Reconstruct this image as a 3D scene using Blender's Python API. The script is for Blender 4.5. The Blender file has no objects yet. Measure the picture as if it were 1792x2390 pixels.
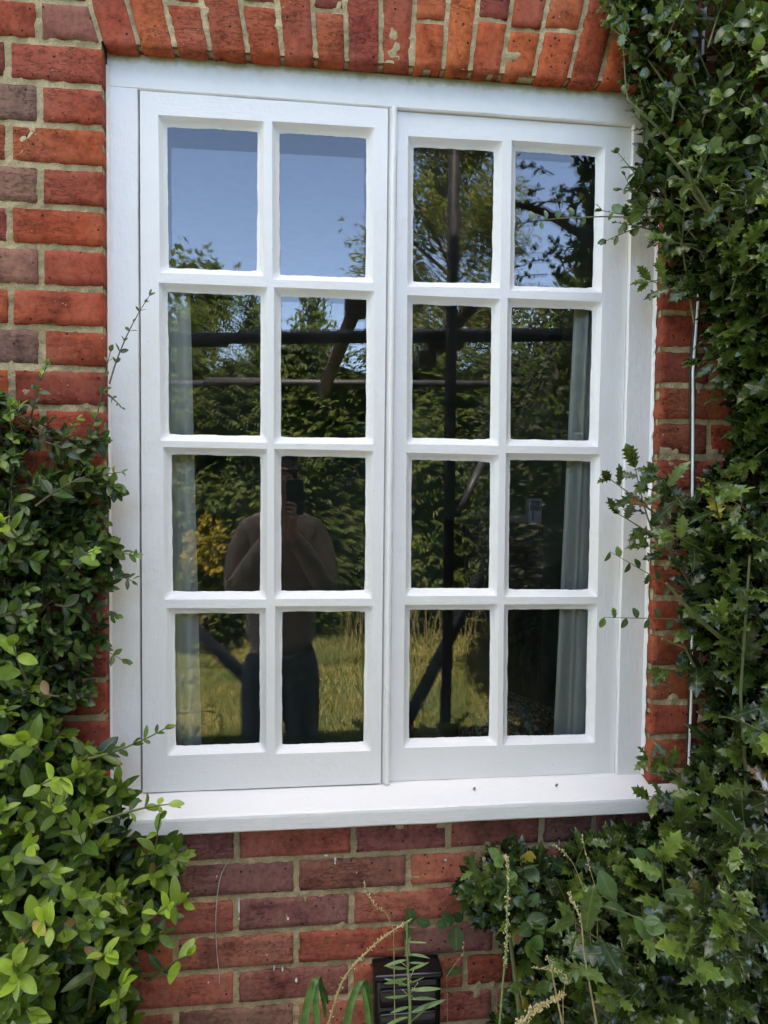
import bpy, bmesh, math, random
import numpy as np
from mathutils import Vector, Matrix, noise

D = bpy.data
C = bpy.context.scene.collection
SC = bpy.context.scene
R = math.radians
random.seed(7)
RNG = np.random.default_rng(11)

# ------------------------------------------------------------------ camera, world, sun
CAM = (0.43055, -1.43018, -0.80527)
YAW, PITCH, ROLL, FOC = 0.118538, -0.0447715, 0.0109707, 1671.05     # focal length in pixels of the 1792 px wide photo
F_ = Vector((math.sin(YAW) * math.cos(PITCH), math.cos(YAW) * math.cos(PITCH), math.sin(PITCH)))
R_ = Vector((math.cos(YAW), -math.sin(YAW), 0)); U_ = R_.cross(F_)
RX = R_ * math.cos(ROLL) + U_ * math.sin(ROLL); UX = -R_ * math.sin(ROLL) + U_ * math.cos(ROLL)
cd = D.cameras.new('camera'); cam = D.objects.new('camera', cd); C.objects.link(cam)
cam.matrix_world = Matrix(((RX.x, UX.x, -F_.x, CAM[0]), (RX.y, UX.y, -F_.y, CAM[1]), (RX.z, UX.z, -F_.z, CAM[2]), (0, 0, 0, 1)))
cd.sensor_fit = 'VERTICAL'; cd.sensor_height = 24.0; cd.lens = FOC / 2390 * 24.0
cd.clip_start = 0.01; cd.clip_end = 400
SC.camera = cam

SUN_EL, SUN_AZ = R(58), R(-12)      # the sun stands behind the house, a little to the left
w = D.worlds.new('World'); SC.world = w; w.use_nodes = True
nt = w.node_tree; bg = nt.nodes['Background']
sky = nt.nodes.new('ShaderNodeTexSky'); sky.sky_type = 'NISHITA'; sky.sun_disc = False
sky.sun_elevation = SUN_EL; sky.sun_rotation = SUN_AZ
sky.air_density = 1.0; sky.dust_density = 0.1; sky.ozone_density = 1.5; sky.altitude = 2500
tc = nt.nodes.new('ShaderNodeTexCoord'); mp = nt.nodes.new('ShaderNodeMapping'); mp.inputs['Scale'].default_value = (1, 1, 1.8)
nt.links.new(tc.outputs['Generated'], mp.inputs[0])
cn = nt.nodes.new('ShaderNodeTexNoise'); cn.inputs['Scale'].default_value = 2.1; cn.inputs['Detail'].default_value = 7; cn.inputs['Roughness'].default_value = .55
nt.links.new(mp.outputs[0], cn.inputs['Vector'])
cr_ = nt.nodes.new('ShaderNodeValToRGB'); cr_.color_ramp.elements[0].position = .44; cr_.color_ramp.elements[1].position = .60
nt.links.new(cn.outputs[0], cr_.inputs[0])
sx = nt.nodes.new('ShaderNodeSeparateXYZ'); nt.links.new(tc.outputs['Generated'], sx.inputs[0])
el = nt.nodes.new('ShaderNodeMapRange'); el.inputs[1].default_value = .50; el.inputs[2].default_value = .68; nt.links.new(sx.outputs[2], el.inputs[0])   # broken cloud high overhead, clear lower down
cm_ = nt.nodes.new('ShaderNodeMath'); cm_.operation = 'MULTIPLY'; nt.links.new(cr_.outputs[0], cm_.inputs[0]); nt.links.new(el.outputs[0], cm_.inputs[1])
mxw = nt.nodes.new('ShaderNodeMix'); mxw.data_type = 'RGBA'; nt.links.new(cm_.outputs[0], mxw.inputs[0]); nt.links.new(sky.outputs[0], mxw.inputs[6]); mxw.inputs[7].default_value = (3.9, 3.85, 3.75, 1)
nt.links.new(mxw.outputs[2], bg.inputs[0]); bg.inputs[1].default_value = 0.15
sd = D.lights.new('sun', 'SUN'); sd.energy = 4.0; sd.angle = R(0.5); sd.color = (1, .94, .84)
sun = D.objects.new('sun', sd); C.objects.link(sun)
sv = Vector((math.sin(SUN_AZ) * math.cos(SUN_EL), math.cos(SUN_AZ) * math.cos(SUN_EL), math.sin(SUN_EL)))
sun.rotation_euler = sv.to_track_quat('Z', 'Y').to_euler()
SC.view_settings.view_transform = 'Standard'; SC.view_settings.look = 'None'
SC.view_settings.gamma = 1; SC.view_settings.exposure = 3.2
SC.view_settings.use_white_balance = True; SC.view_settings.white_balance_temperature = 7500; SC.view_settings.white_balance_tint = 14
SC.cycles.max_bounces = 8; SC.cycles.transparent_max_bounces = 16

# ------------------------------------------------------------------ helpers
def un(px, py, Y=0.0, s=1.0802):
    """pixel of the photo (on a 1659 px wide copy) -> the point at depth Y"""
    d = F_ * FOC + RX * (px * s - 896) - UX * (py * s - 1195)
    return Vector(CAM) + d * ((Y - CAM[1]) / d.y)
GY = 0.046
def refl(px, py, dist):
    """pixel of something mirrored in the glass -> its real place, dist behind the mirror plane"""
    p = un(px, py, GY + dist); return Vector((p.x, GY - dist, p.z))

def tag(o, label=None, cat=None, group=None, kind=None):
    if label: o['label'] = label
    if cat: o['category'] = cat
    if group: o['group'] = group
    if kind: o['kind'] = kind
    return o
def empty(name, loc, label, cat, group=None):
    o = D.objects.new(name, None); C.objects.link(o); o.location = loc; o.empty_display_size = .1
    return tag(o, label, cat, group)
def link(name, me, mats, parent=None, smooth=False):
    o = D.objects.new(name, me); C.objects.link(o)
    for m in (mats if isinstance(mats, (list, tuple)) else [mats]): me.materials.append(m)
    if smooth: me.polygons.foreach_set('use_smooth', [True] * len(me.polygons))
    if parent is not None:
        o.parent = parent
        o.matrix_parent_inverse = Matrix.Translation(-root_of(parent).location)
        if parent.parent is not None: o.matrix_parent_inverse = Matrix.Identity(4)
    return o
def root_of(o):
    while o.parent is not None: o = o.parent
    return o

class MB:
    def __init__(s): s.v = []; s.f = []; s.c = []; s.m = []; s.has_c = False
    def add(s, vs, fs, col=None, mi=0):
        b = len(s.v); s.v += [tuple(v) for v in vs]; s.f += [tuple(b + i for i in f) for f in fs]; s.m += [mi] * len(fs)
        if col is not None: s.has_c = True
        s.c += [col or (1, 1, 1)] * len(vs)
    def box(s, lo, hi, col=None, bev=0):
        if bev:
            return s.bevbox(lo, hi, bev, col)
        x0, y0, z0 = lo; x1, y1, z1 = hi
        s.add([(x0, y0, z0), (x1, y0, z0), (x1, y1, z0), (x0, y1, z0), (x0, y0, z1), (x1, y0, z1), (x1, y1, z1), (x0, y1, z1)],
              [(0, 3, 2, 1), (4, 5, 6, 7), (0, 1, 5, 4), (1, 2, 6, 5), (2, 3, 7, 6), (3, 0, 4, 7)], col)
    def bevbox(s, lo, hi, b, col=None, loc=None, rot=None):
        bm = bmesh.new(); bmesh.ops.create_cube(bm, size=1)
        c = [(lo[i] + hi[i]) / 2 for i in range(3)]; d = [hi[i] - lo[i] for i in range(3)]
        for v in bm.verts: v.co = Vector((c[0] + v.co.x * d[0], c[1] + v.co.y * d[1], c[2] + v.co.z * d[2]))
        bmesh.ops.bevel(bm, geom=bm.edges[:], offset=b, segments=2, affect='EDGES', profile=.6)
        vs = [v.co.copy() for v in bm.verts]
        if rot is not None: vs = [rot @ v for v in vs]
        if loc is not None: vs = [v + Vector(loc) for v in vs]
        s.add(vs, [[v.index for v in f.verts] for f in bm.faces], col); bm.free()
    def tube(s, pts, rad, n=8, col=None, caps=True):
        pts = [Vector(p) for p in pts]; rad = rad if isinstance(rad, (list, tuple)) else [rad] * len(pts)
        vs = []; up = Vector((0.13, .31, .94))
        for i, p in enumerate(pts):
            d = (pts[min(i + 1, len(pts) - 1)] - pts[max(i - 1, 0)]).normalized()
            a = d.cross(up)
            if a.length < .1: a = d.cross(Vector((1, 0, 0)))
            a.normalize(); b = d.cross(a)
            for k in range(n):
                t = 2 * math.pi * k / n; vs.append(p + (a * math.cos(t) + b * math.sin(t)) * rad[i])
        fs = [(i * n + k, i * n + (k + 1) % n, (i + 1) * n + (k + 1) % n, (i + 1) * n + k) for i in range(len(pts) - 1) for k in range(n)]
        if caps: fs += [tuple(range(n))[::-1], tuple((len(pts) - 1) * n + k for k in range(n))]
        s.add(vs, fs, col)
    def build(s, name, mat, parent=None, smooth=False):
        me = D.meshes.new(name); me.from_pydata(s.v, [], s.f); me.update()
        if s.has_c:
            a = me.color_attributes.new('tint', 'FLOAT_COLOR', 'POINT')
            a.data.foreach_set('color', np.array([(*c, 1) for c in s.c], 'f').ravel())
        o = link(name, me, mat, parent, smooth)
        if isinstance(mat, (list, tuple)): me.polygons.foreach_set('material_index', s.m)
        return o

def mat(name, base=(.5, .5, .5), rough=.6, **k):
    m = D.materials.new(name); m.use_nodes = True
    p = m.node_tree.nodes['Principled BSDF']
    p.inputs['Base Color'].default_value = (*base, 1); p.inputs['Roughness'].default_value = rough
    for a, b in k.items(): p.inputs[a.replace('_', ' ')].default_value = b
    return m, m.node_tree, p
def N(nt, t, **k):
    n = nt.nodes.new('ShaderNode' + t)
    for a, b in k.items():
        if a.startswith('i_'): n.inputs[a[2:].replace('_', ' ')].default_value = b
        else: setattr(n, a, b)
    return n
def noise_n(nt, scale, detail=4, vec=None, rough=.5):
    n = N(nt, 'TexNoise', i_Scale=scale, i_Detail=detail, i_Roughness=rough)
    if vec is not None: nt.links.new(vec, n.inputs['Vector'])
    return n
def ramp(nt, src, stops):
    r = N(nt, 'ValToRGB'); e = r.color_ramp.elements
    while len(e) < len(stops): e.new(.5)
    for i, (p, c) in enumerate(stops): e[i].position = p; e[i].color = (*c, 1) if len(c) == 3 else c
    nt.links.new(src, r.inputs[0]); return r.outputs[0]
def mixc(nt, fac, a, b, mode='MIX'):
    m = N(nt, 'Mix', data_type='RGBA', blend_type=mode)
    for sock, v in ((m.inputs[0], fac), (m.inputs[6], a), (m.inputs[7], b)):
        if isinstance(v, (int, float)): sock.default_value = v
        elif isinstance(v, tuple): sock.default_value = (*v, 1)
        else: nt.links.new(v, sock)
    return m.outputs[2]
def bump(nt, p, h, strength=.4, dist=.002, prev=None):
    b = N(nt, 'Bump', i_Strength=strength, i_Distance=dist); nt.links.new(h, b.inputs['Height'])
    if prev is not None: nt.links.new(prev, b.inputs['Normal'])
    nt.links.new(b.outputs[0], p.inputs['Normal']); return b.outputs[0]
def objvec(nt, scale=(1, 1, 1)):
    t = N(nt, 'TexCoord'); m = N(nt, 'Mapping'); m.inputs['Scale'].default_value = scale
    nt.links.new(t.outputs['Object'], m.inputs[0]); return m.outputs[0]

# ------------------------------------------------------------------ materials
def brick_mat():
    m, nt, p = mat('brick', rough=.9); p.inputs['Specular IOR Level'].default_value = .2
    v = objvec(nt); at = N(nt, 'Attribute', attribute_name='tint')
    n1 = noise_n(nt, 14, 6, v, .6); n2 = noise_n(nt, 90, 4, v, .65); n3 = noise_n(nt, 420, 3, v)
    c = mixc(nt, 1.0, at.outputs['Color'], ramp(nt, n1.outputs[0], [(.30, (.42, .40, .44)), (.48, (1, 1, 1)), (.72, (1.25, 1.3, 1.2))]), 'MULTIPLY')
    c = mixc(nt, 1.0, c, ramp(nt, n2.outputs[0], [(.3, (.62, .6, .6)), (.5, (1, 1, 1)), (.72, (1.25, 1.28, 1.3))]), 'MULTIPLY')
    # greyish bloom patches
    n4 = noise_n(nt, 7, 5, v, .7)
    c = mixc(nt, ramp(nt, n4.outputs[0], [(.42, (0, 0, 0)), (.75, (.42, .42, .42))]), c, (.20, .125, .095))
    # burnt pits and cracks
    vo = N(nt, 'TexVoronoi', i_Scale=60, i_Randomness=1); nt.links.new(v, vo.inputs['Vector'])
    pit = ramp(nt, vo.outputs['Distance'], [(.08, (1, 1, 1)), (.17, (0, 0, 0))])
    gate = ramp(nt, noise_n(nt, 22, 3, v).outputs[0], [(.42, (0, 0, 0)), (.52, (1, 1, 1))])
    pm = mixc(nt, 1.0, pit, gate, 'MULTIPLY')
    v2 = objvec(nt, (14, 14, 55)); cr = N(nt, 'TexNoise', i_Scale=1.0, i_Detail=7, i_Roughness=.75); nt.links.new(v2, cr.inputs['Vector'])
    crk = ramp(nt, cr.outputs[0], [(.492, (0, 0, 0)), (.5, (1, 1, 1)), (.508, (0, 0, 0))])
    crk = mixc(nt, 1.0, crk, ramp(nt, noise_n(nt, 6, 2, v).outputs[0], [(.47, (0, 0, 0)), (.56, (.9, .9, .9))]), 'MULTIPLY')
    dark = mixc(nt, 1.0, pm, crk, 'LIGHTEN')
    c = mixc(nt, dark, c, (.02, .012, .01))
    # pale lime specks
    vo2 = N(nt, 'TexVoronoi', i_Scale=75); nt.links.new(v, vo2.inputs['Vector'])
    sp = mixc(nt, 1.0, ramp(nt, vo2.outputs['Distance'], [(.05, (1, 1, 1)), (.09, (0, 0, 0))]), ramp(nt, noise_n(nt, 9, 2, v).outputs[0], [(.52, (0, 0, 0)), (.58, (.8, .8, .8))]), 'MULTIPLY')
    c = mixc(nt, sp, c, (.6, .55, .48))
    nt.links.new(c, p.inputs['Base Color'])
    h = N(nt, 'Math', operation='ADD'); nt.links.new(n2.outputs[0], h.inputs[0]); nt.links.new(n3.outputs[0], h.inputs[1])
    b1 = bump(nt, p, h.outputs[0], .55, .0016)
    inv = N(nt, 'Math', operation='SUBTRACT'); inv.inputs[0].default_value = 1; nt.links.new(dark, inv.inputs[1])
    bump(nt, p, inv.outputs[0], .8, .002, b1)
    return m
def mortar_mat():
    m, nt, p = mat('mortar', rough=.95); v = objvec(nt)
    n1 = noise_n(nt, 9, 5, v, .6); n2 = noise_n(nt, 260, 3, v, .7); n3 = noise_n(nt, 45, 4, v)
    c = ramp(nt, n1.outputs[0], [(.3, (.34, .27, .15)), (.55, (.49, .39, .22)), (.75, (.64, .52, .32))])
    c = mixc(nt, 1.0, c, ramp(nt, n2.outputs[0], [(.3, (.7, .7, .68)), (.7, (1.2, 1.2, 1.2))]), 'MULTIPLY')
    c = mixc(nt, ramp(nt, n3.outputs[0], [(.6, (0, 0, 0)), (.72, (.5, .5, .5))]), c, (.24, .22, .13))
    nt.links.new(c, p.inputs['Base Color'])
    h = N(nt, 'Math', operation='ADD'); nt.links.new(n2.outputs[0], h.inputs[0]); nt.links.new(n3.outputs[0], h.inputs[1])
    bump(nt, p, h.outputs[0], .9, .003); return m
def paint_mat(name='white_paint', stretch=(60, 60, 8), base=(.85, .83, .815), stain_shade=False):
    m, nt, p = mat(name, base, .38); v = objvec(nt, stretch); vu = objvec(nt)
    n1 = noise_n(nt, 4, 5, v, .6); n2 = noise_n(nt, 55, 4, vu, .55); n3 = noise_n(nt, 6, 4, vu, .6)
    c = mixc(nt, ramp(nt, n3.outputs[0], [(.35, (0, 0, 0)), (.75, (.22, .22, .22))]), base, (.72, .71, .67))
    c = mixc(nt, ramp(nt, n1.outputs[0], [(.62, (0, 0, 0)), (.78, (.25, .25, .25))]), c, (.62, .63, .62))
    vo = N(nt, 'TexVoronoi', i_Scale=24); nt.links.new(vu, vo.inputs['Vector'])
    c = mixc(nt, ramp(nt, vo.outputs['Distance'], [(.018, (.55, .55, .55)), (.035, (0, 0, 0))]), c, (.3, .28, .24))
    if stain_shade:   # green algae under the damp brick, plus soffit shade painted as a grey band
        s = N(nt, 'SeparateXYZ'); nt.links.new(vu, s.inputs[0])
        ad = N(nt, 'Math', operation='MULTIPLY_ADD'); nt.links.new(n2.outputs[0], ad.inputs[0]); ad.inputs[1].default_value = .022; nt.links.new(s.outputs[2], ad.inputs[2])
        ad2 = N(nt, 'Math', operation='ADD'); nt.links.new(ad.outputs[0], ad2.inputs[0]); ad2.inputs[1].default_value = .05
        c = mixc(nt, ramp(nt, ad2.outputs[0], [(.020, (0, 0, 0)), (.058, (.5, .5, .5))]), c, (.42, .46, .44))  # wide grey film darkens the head, painting in the recess shade
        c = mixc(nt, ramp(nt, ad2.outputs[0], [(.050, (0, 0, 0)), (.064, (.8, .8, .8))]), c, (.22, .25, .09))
    nt.links.new(c, p.inputs['Base Color'])
    h = N(nt, 'Math', operation='MULTIPLY_ADD'); nt.links.new(n1.outputs[0], h.inputs[0]); h.inputs[1].default_value = .5; nt.links.new(n2.outputs[0], h.inputs[2])
    bump(nt, p, h.outputs[0], .5, .0026); return m
def leaf_mat(name, rough, trans=.25, vein=(.22, .30, .08), spec=.5):
    m, nt, p = mat(name, rough=rough); p.inputs['Specular IOR Level'].default_value = spec
    at = N(nt, 'Attribute', attribute_name='tint'); uv = N(nt, 'UVMap', uv_map='leaf')
    s = N(nt, 'SeparateXYZ'); nt.links.new(uv.outputs[0], s.inputs[0])
    rib = ramp(nt, s.outputs[0], [(.0, (1, 1, 1)), (.035, (.75, .75, .75)), (.10, (0, 0, 0))])
    vu = objvec(nt); n1 = noise_n(nt, 60, 4, vu, .6)
    c = mixc(nt, 1.0, at.outputs['Color'], ramp(nt, n1.outputs[0], [(.3, (.72, .74, .7)), (.55, (1, 1, 1)), (.75, (1.2, 1.18, 1.1))]), 'MULTIPLY')
    rf = N(nt, 'Math', operation='MULTIPLY'); nt.links.new(rib, rf.inputs[0]); rf.inputs[1].default_value = .5
    c = mixc(nt, rf.outputs[0], c, vein)
    geo = N(nt, 'NewGeometry')
    c = mixc(nt, geo.outputs['Backfacing'], c, mixc(nt, .45, c, (.14, .19, .09)))
    nt.links.new(c, p.inputs['Base Color'])
    wv = N(nt, 'Math', operation='MULTIPLY_ADD'); nt.links.new(s.outputs[0], wv.inputs[0]); wv.inputs[1].default_value = .7; nt.links.new(s.outputs[1], wv.inputs[2])
    si = N(nt, 'Math', operation='MULTIPLY'); nt.links.new(wv.outputs[0], si.inputs[0]); si.inputs[1].default_value = 42
    sn = N(nt, 'Math', operation='SINE'); nt.links.new(si.outputs[0], sn.inputs[0])
    hh = N(nt, 'Math', operation='MULTIPLY_ADD'); nt.links.new(sn.outputs[0], hh.inputs[0]); hh.inputs[1].default_value = .05; nt.links.new(n1.outputs[0], hh.inputs[2])
    bump(nt, p, hh.outputs[0], .45, .0012)
    tr = N(nt, 'BsdfTranslucent'); tc = mixc(nt, 1.0, c, (1.5, 1.7, .6), 'MULTIPLY'); nt.links.new(tc, tr.inputs[0])
    mx = N(nt, 'MixShader'); mx.inputs[0].default_value = trans
    nt.links.new(p.outputs[0], mx.inputs[1]); nt.links.new(tr.outputs[0], mx.inputs[2])
    nt.links.new(mx.outputs[0], nt.nodes['Material Output'].inputs[0]); return m
def simple(name, base, rough=.7, nscale=20, amt=.35, bumpd=.001, **k):
    m, nt, p = mat(name, base, rough, **k); v = objvec(nt); n = noise_n(nt, nscale, 5, v, .6)
    c = mixc(nt, 1.0, base, ramp(nt, n.outputs[0], [(.3, (1 - amt,) * 3), (.7, (1 + amt,) * 3)]), 'MULTIPLY')
    nt.links.new(c, p.inputs['Base Color']); bump(nt, p, n.outputs[0], .5, bumpd); return m
def glass_mat(name='window_glass', k=1.0):
    m = D.materials.new(name); m.use_nodes = True; nt = m.node_tree; nt.nodes.remove(nt.nodes['Principled BSDF'])
    g = N(nt, 'BsdfGlossy'); g.inputs['Roughness'].default_value = 0.0
    t = N(nt, 'BsdfTransparent'); t.inputs[0].default_value = (.97, .98, .975, 1)
    fr = N(nt, 'Fresnel', i_IOR=1.52); mu = N(nt, 'Math', operation='MULTIPLY'); nt.links.new(fr.outputs[0], mu.inputs[0]); mu.inputs[1].default_value = k; mu.use_clamp = True
    v = objvec(nt, (1, 1, .55)); n = noise_n(nt, 2.4, 2, v); n2 = noise_n(nt, 16, 1, v)
    h = N(nt, 'Math', operation='MULTIPLY_ADD'); nt.links.new(n2.outputs[0], h.inputs[0]); h.inputs[1].default_value = .05; nt.links.new(n.outputs[0], h.inputs[2])
    b = N(nt, 'Bump', i_Strength=1.0, i_Distance=.00010); nt.links.new(h.outputs[0], b.inputs['Height']); nt.links.new(b.outputs[0], g.inputs['Normal'])
    mx = N(nt, 'MixShader'); nt.links.new(mu.outputs[0], mx.inputs[0]); nt.links.new(t.outputs[0], mx.inputs[1]); nt.links.new(g.outputs[0], mx.inputs[2])
    df = N(nt, 'BsdfDiffuse'); df.inputs[0].default_value = (.6, .6, .57, 1); mx2 = N(nt, 'MixShader')
    vg = objvec(nt, (1.0, 1, .35)); dn = noise_n(nt, 14, 6, vg, .7); nt.links.new(ramp(nt, dn.outputs[0], [(.45, (.001, .001, .001)), (.75, (.018, .018, .018))]), mx2.inputs[0])
    nt.links.new(mx.outputs[0], mx2.inputs[1]); nt.links.new(df.outputs[0], mx2.inputs[2])
    nt.links.new(mx2.outputs[0], nt.nodes['Material Output'].inputs[0]); return m

M_BRICK = brick_mat(); M_MORTAR = mortar_mat()
M_PV = paint_mat('white_paint_upright', (60, 60, 7)); M_PH = paint_mat('white_paint_level', (7, 60, 60)); M_HEAD = paint_mat('white_paint_head', (7, 60, 60), stain_shade=True)
M_GLASS = glass_mat('window_glass', 2.2); M_GLASS2 = glass_mat('inner_glass', 1.6)
M_LEAF = leaf_mat('glossy_leaf', .30, .22); M_HOLLY = leaf_mat('holly_leaf', .17, .10, (.20, .26, .07), .6)
M_FAR = leaf_mat('far_leaf', .6, .42)
M_BARK = simple('bark', (.10, .075, .045), .85, 60, .5, .002); M_TWIG = simple('green_twig', (.13, .14, .05), .6, 80, .3)

# ------------------------------------------------------------------ brick wall
XL, XR, ZS = .0605, 1.1790, -1.497          # the window opening
ORANGE = [(.42, .086, .030), (.38, .072, .028), (.45, .104, .034), (.37, .068, .030)]
RED = [(.33, .064, .034), (.30, .058, .034), (.36, .068, .034), (.27, .060, .040)]
MAROON = [(.36, .12, .082), (.32, .115, .09), (.39, .115, .078), (.28, .115, .10), (.45, .125, .075)]
GREY = [(.25, .125, .090), (.22, .115, .088), (.28, .12, .085)]
def add_brick(mb, q, tint, fine=True, back=.10, amp=1.0, deep=.0):
    """q: four (x, z) corners bl, br, tr, tl of a brick face on the plane y = 0"""
    q = [Vector((p[0], 0, p[1])) for p in q]
    W = ((q[1] - q[0]).length + (q[2] - q[3]).length) / 2; H = ((q[3] - q[0]).length + (q[2] - q[1]).length) / 2
    if not fine: nx = nz = 1
    else: nx, nz = max(3, int(W / .009)), max(3, int(H / .009))
    sd = random.random() * 50; rough = random.choice([.6, 1, 1, 1.6]) * amp; tl = [random.uniform(-.0012, .0012) for _ in range(3)]
    e = .0022
    def params(n, L): return [0] + [e / L + (1 - 2 * e / L) * i / (n - 2) for i in range(n - 1)] + [1] if n > 2 else [0, 1]
    us, vs_ = params(nx, W), params(nz, H); idx = {}; V = []
    for j, v in enumerate(vs_):
        for i, u in enumerate(us):
            p = (q[0] * (1 - u) + q[1] * u) * (1 - v) + (q[3] * (1 - u) + q[2] * u) * v
            y = deep + tl[0] + tl[1] * (u - .5) * 2 + tl[2] * (v - .5) * 2
            if fine:
                y -= (noise.noise(Vector((p.x * 28, sd, p.z * 28))) * .0011 + noise.noise(Vector((p.x * 95, sd, p.z * 95))) * .0007) * rough
                edge = (i in (0, len(us) - 1)) + (j in (0, len(vs_) - 1))
                if edge:
                    y += .0030 + .0012 * noise.noise(Vector((p.x * 40, sd + 3, p.z * 40)))
                    n1 = noise.noise(Vector((p.x * 60, sd + 9, p.z * 60))); n2 = noise.noise(Vector((p.x * 60, sd + 19, p.z * 60)))
                    cen = (q[0] + q[1] + q[2] + q[3]) / 4
                    inward = (cen - p); inward.normalize()
                    p = p + Vector((n1 * .0016, 0, n2 * .0016)) * rough + inward * (.0012 * max(0, n1 + .2) * 2 + (.0022 if edge == 2 else 0))
                    if n1 > .40: p = p + inward * .006 * rough; y += .002
            idx[i, j] = len(V); V.append((p.x, y, p.z))
    I, J = len(us), len(vs_)
    fs = [(idx[i, j], idx[i + 1, j], idx[i + 1, j + 1], idx[i, j + 1]) for j in range(J - 1) for i in range(I - 1)]
    ring = [idx[i, 0] for i in range(I)] + [idx[I - 1, j] for j in range(1, J)] + [idx[i, J - 1] for i in range(I - 2, -1, -1)] + [idx[0, j] for j in range(J - 2, 0, -1)]
    b0 = len(V)
    for r in ring: V.append((V[r][0], back, V[r][2]))
    for a in range(len(ring)):
        b = (a + 1) % len(ring); fs.append((ring[b], ring[a], b0 + a, b0 + b))
    mb.add(V, fs, tint)

wall = empty('brick_wall', (.6, .1, -2.45), 'weathered red brick house wall around the white window, in buff lime mortar', 'wall')
bricks, farbricks, arch = MB(), MB(), MB()
J = .0055                                   # half a joint
def vary(t, a=.12): k = 1 + random.uniform(-a, a); return tuple(max(0, c * k * random.uniform(.95, 1.05)) for c in t)
def pick(z, x):
    if z < -1.5: return vary(random.choice(MAROON + MAROON + [(.40, .10, .06)] + GREY[:1]))
    if x < .06: return vary(random.choice(RED + ORANGE[:2]))
    return vary(random.choice(ORANGE + RED + ORANGE))
slope = lambda b: (b - .585) * .57
def lx(z): return .0605 + (slope(.0605) * z if z > 0 else 0)        # left edge of opening / skewback
def rx(z): return 1.1800 + (slope(1.18) * z * .85 if z > 0 else 0)
COLS = {-1: (.27, .10, .075), 0: RED[0], 1: RED[2], 2: ORANGE[0], 3: RED[0], 4: ORANGE[3], 5: RED[0], 6: RED[2], 7: RED[2], 8: RED[1], 9: ORANGE[3]}
RCOLS = {}
def fits(z0, z1): return not (z1 < -2.6)
for k in range(-36, 33):
    zt, zb = -.075 * k - J, -.075 * (k + 1) + J
    near = -6 <= k <= 30
    zc = (zt + zb) / 2
    segs = []
    if zb > .196:                                            # above the arch: a plain running bond
        off = .1125 if k % 2 else 0
        segs = [(x, x + .225, None) for x in np.arange(-4.5 + off, 6.0, .225)]
    elif k >= 20:                                            # below the sill
        if k % 2 == 0: js = [.3103 - .225 * i for i in range(20, 0, -1)] + ([.3103, .5456, .7439, .9441, 1.06, 1.29] if k == 20 else [.309, .543, .7835, 1.015, 1.25]) 
        else: js = [.1906 - .225 * i for i in range(20, 0, -1)] + [.1906, .4300, .6600, .8480 + (k == 21) * .03, 1.13, 1.36]
        js += [js[-1] + .225 * i for i in range(1, 20)]
        segs = [(a, b, None) for a, b in zip(js[:-1], js[1:])]
    else:                                                    # beside the window or the arch
        hl = .108 if k % 2 else .163
        edge = .0605
        a = edge - hl
        segs.append((a - J, lx(zc) + J, COLS.get(k)))
        x = a - J
        first = True
        while x > -4.5:
            wd = (.225 if not first else (.225 if k % 2 else .112)); first = False
            segs.append((x - wd, x, GREY[k % 3] if (k in (1, 3, 5, 7) and x > -.2) else None)); x -= wd
        hr = .108 if k % 2 else .165
        b = 1.180 + hr; segs.append((rx(zc) - J, b + J, vary(random.choice([(.33, .072, .030), (.30, .060, .030), (.28, .058, .032), (.36, .080, .032)]))))
        x = b + J; first = True
        while x < 6:
            wd = (.225 if not first else (.225 if k % 2 else .112)); first = False; segs.append((x, x + wd, None)); x += wd
    for (a, b, col) in segs:
        fine = near and b > -.75 and a < 2.1
        if zc > 1.98 or b - a < .03: continue
        col = vary(col, .05) if col else pick(zc, a)
        x0, x1 = a + J, b - J; q = [(x0, zb), (x1, zb), (x1, zt), (x0, zt)]
        if -1.5 < zc < .196:
            if abs(b - J - lx(zc)) < .002 and zc > 0: q = [(x0, zb), (lx(zb) - .004, zb), (lx(zt) - .004, zt), (x0, zt)]
            if abs(a + J - rx(zc)) < .002 and zc > 0: q = [(rx(zb) + .004, zb), (x1, zb), (x1, zt), (rx(zt) + .004, zt)]
        add_brick(bricks if fine else farbricks, q, col, fine)
# voussoirs of the flat arch
JB = [.0605, .1278, .1945, .2600, .3294, .3952, .4593, .5191, .5845, .6464, .7089, .7640, .8273, .8936, .9659, 1.0301, 1.0894, 1.135, 1.180]
SPLIT = {2: .091, 4: .101, 6: .101, 9: .098, 11: .110, 12: .098, 13: .102, 15: .1, 17: .1}
AC = [RED[2], ORANGE[0], ORANGE[3], ORANGE[1], ORANGE[1], RED[2], ORANGE[0], RED[1], RED[0], ORANGE[0], ORANGE[2], ORANGE[1], ORANGE[0], ORANGE[0], ORANGE[1], ORANGE[0], RED[2], RED[0]]
xz = lambda b, z: b + slope(b) * z
for i in range(18):
    a, b = JB[i] + .004, JB[i + 1] - .004; z0 = .002 + .004 * math.sin(math.pi * (i + .5) / 18) + random.uniform(-.0015, .0015)
    pieces = [(z0, .196)]
    if i in SPLIT: pieces = [(z0, SPLIT[i] - .004), (SPLIT[i] + .004, .196)]
    for n, (p, q_) in enumerate(pieces):
        add_brick(arch, [(xz(a, p), p), (xz(b, p), p), (xz(b, q_), q_), (xz(a, q_), q_)], vary(AC[i] if n == 0 else random.choice(ORANGE + RED), .06), True, .12, .8)
bricks.build('bricks', M_BRICK, wall, True); arch.build('arch_bricks', M_BRICK, wall, True); farbricks.build('outer_bricks', M_BRICK, wall)
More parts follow.
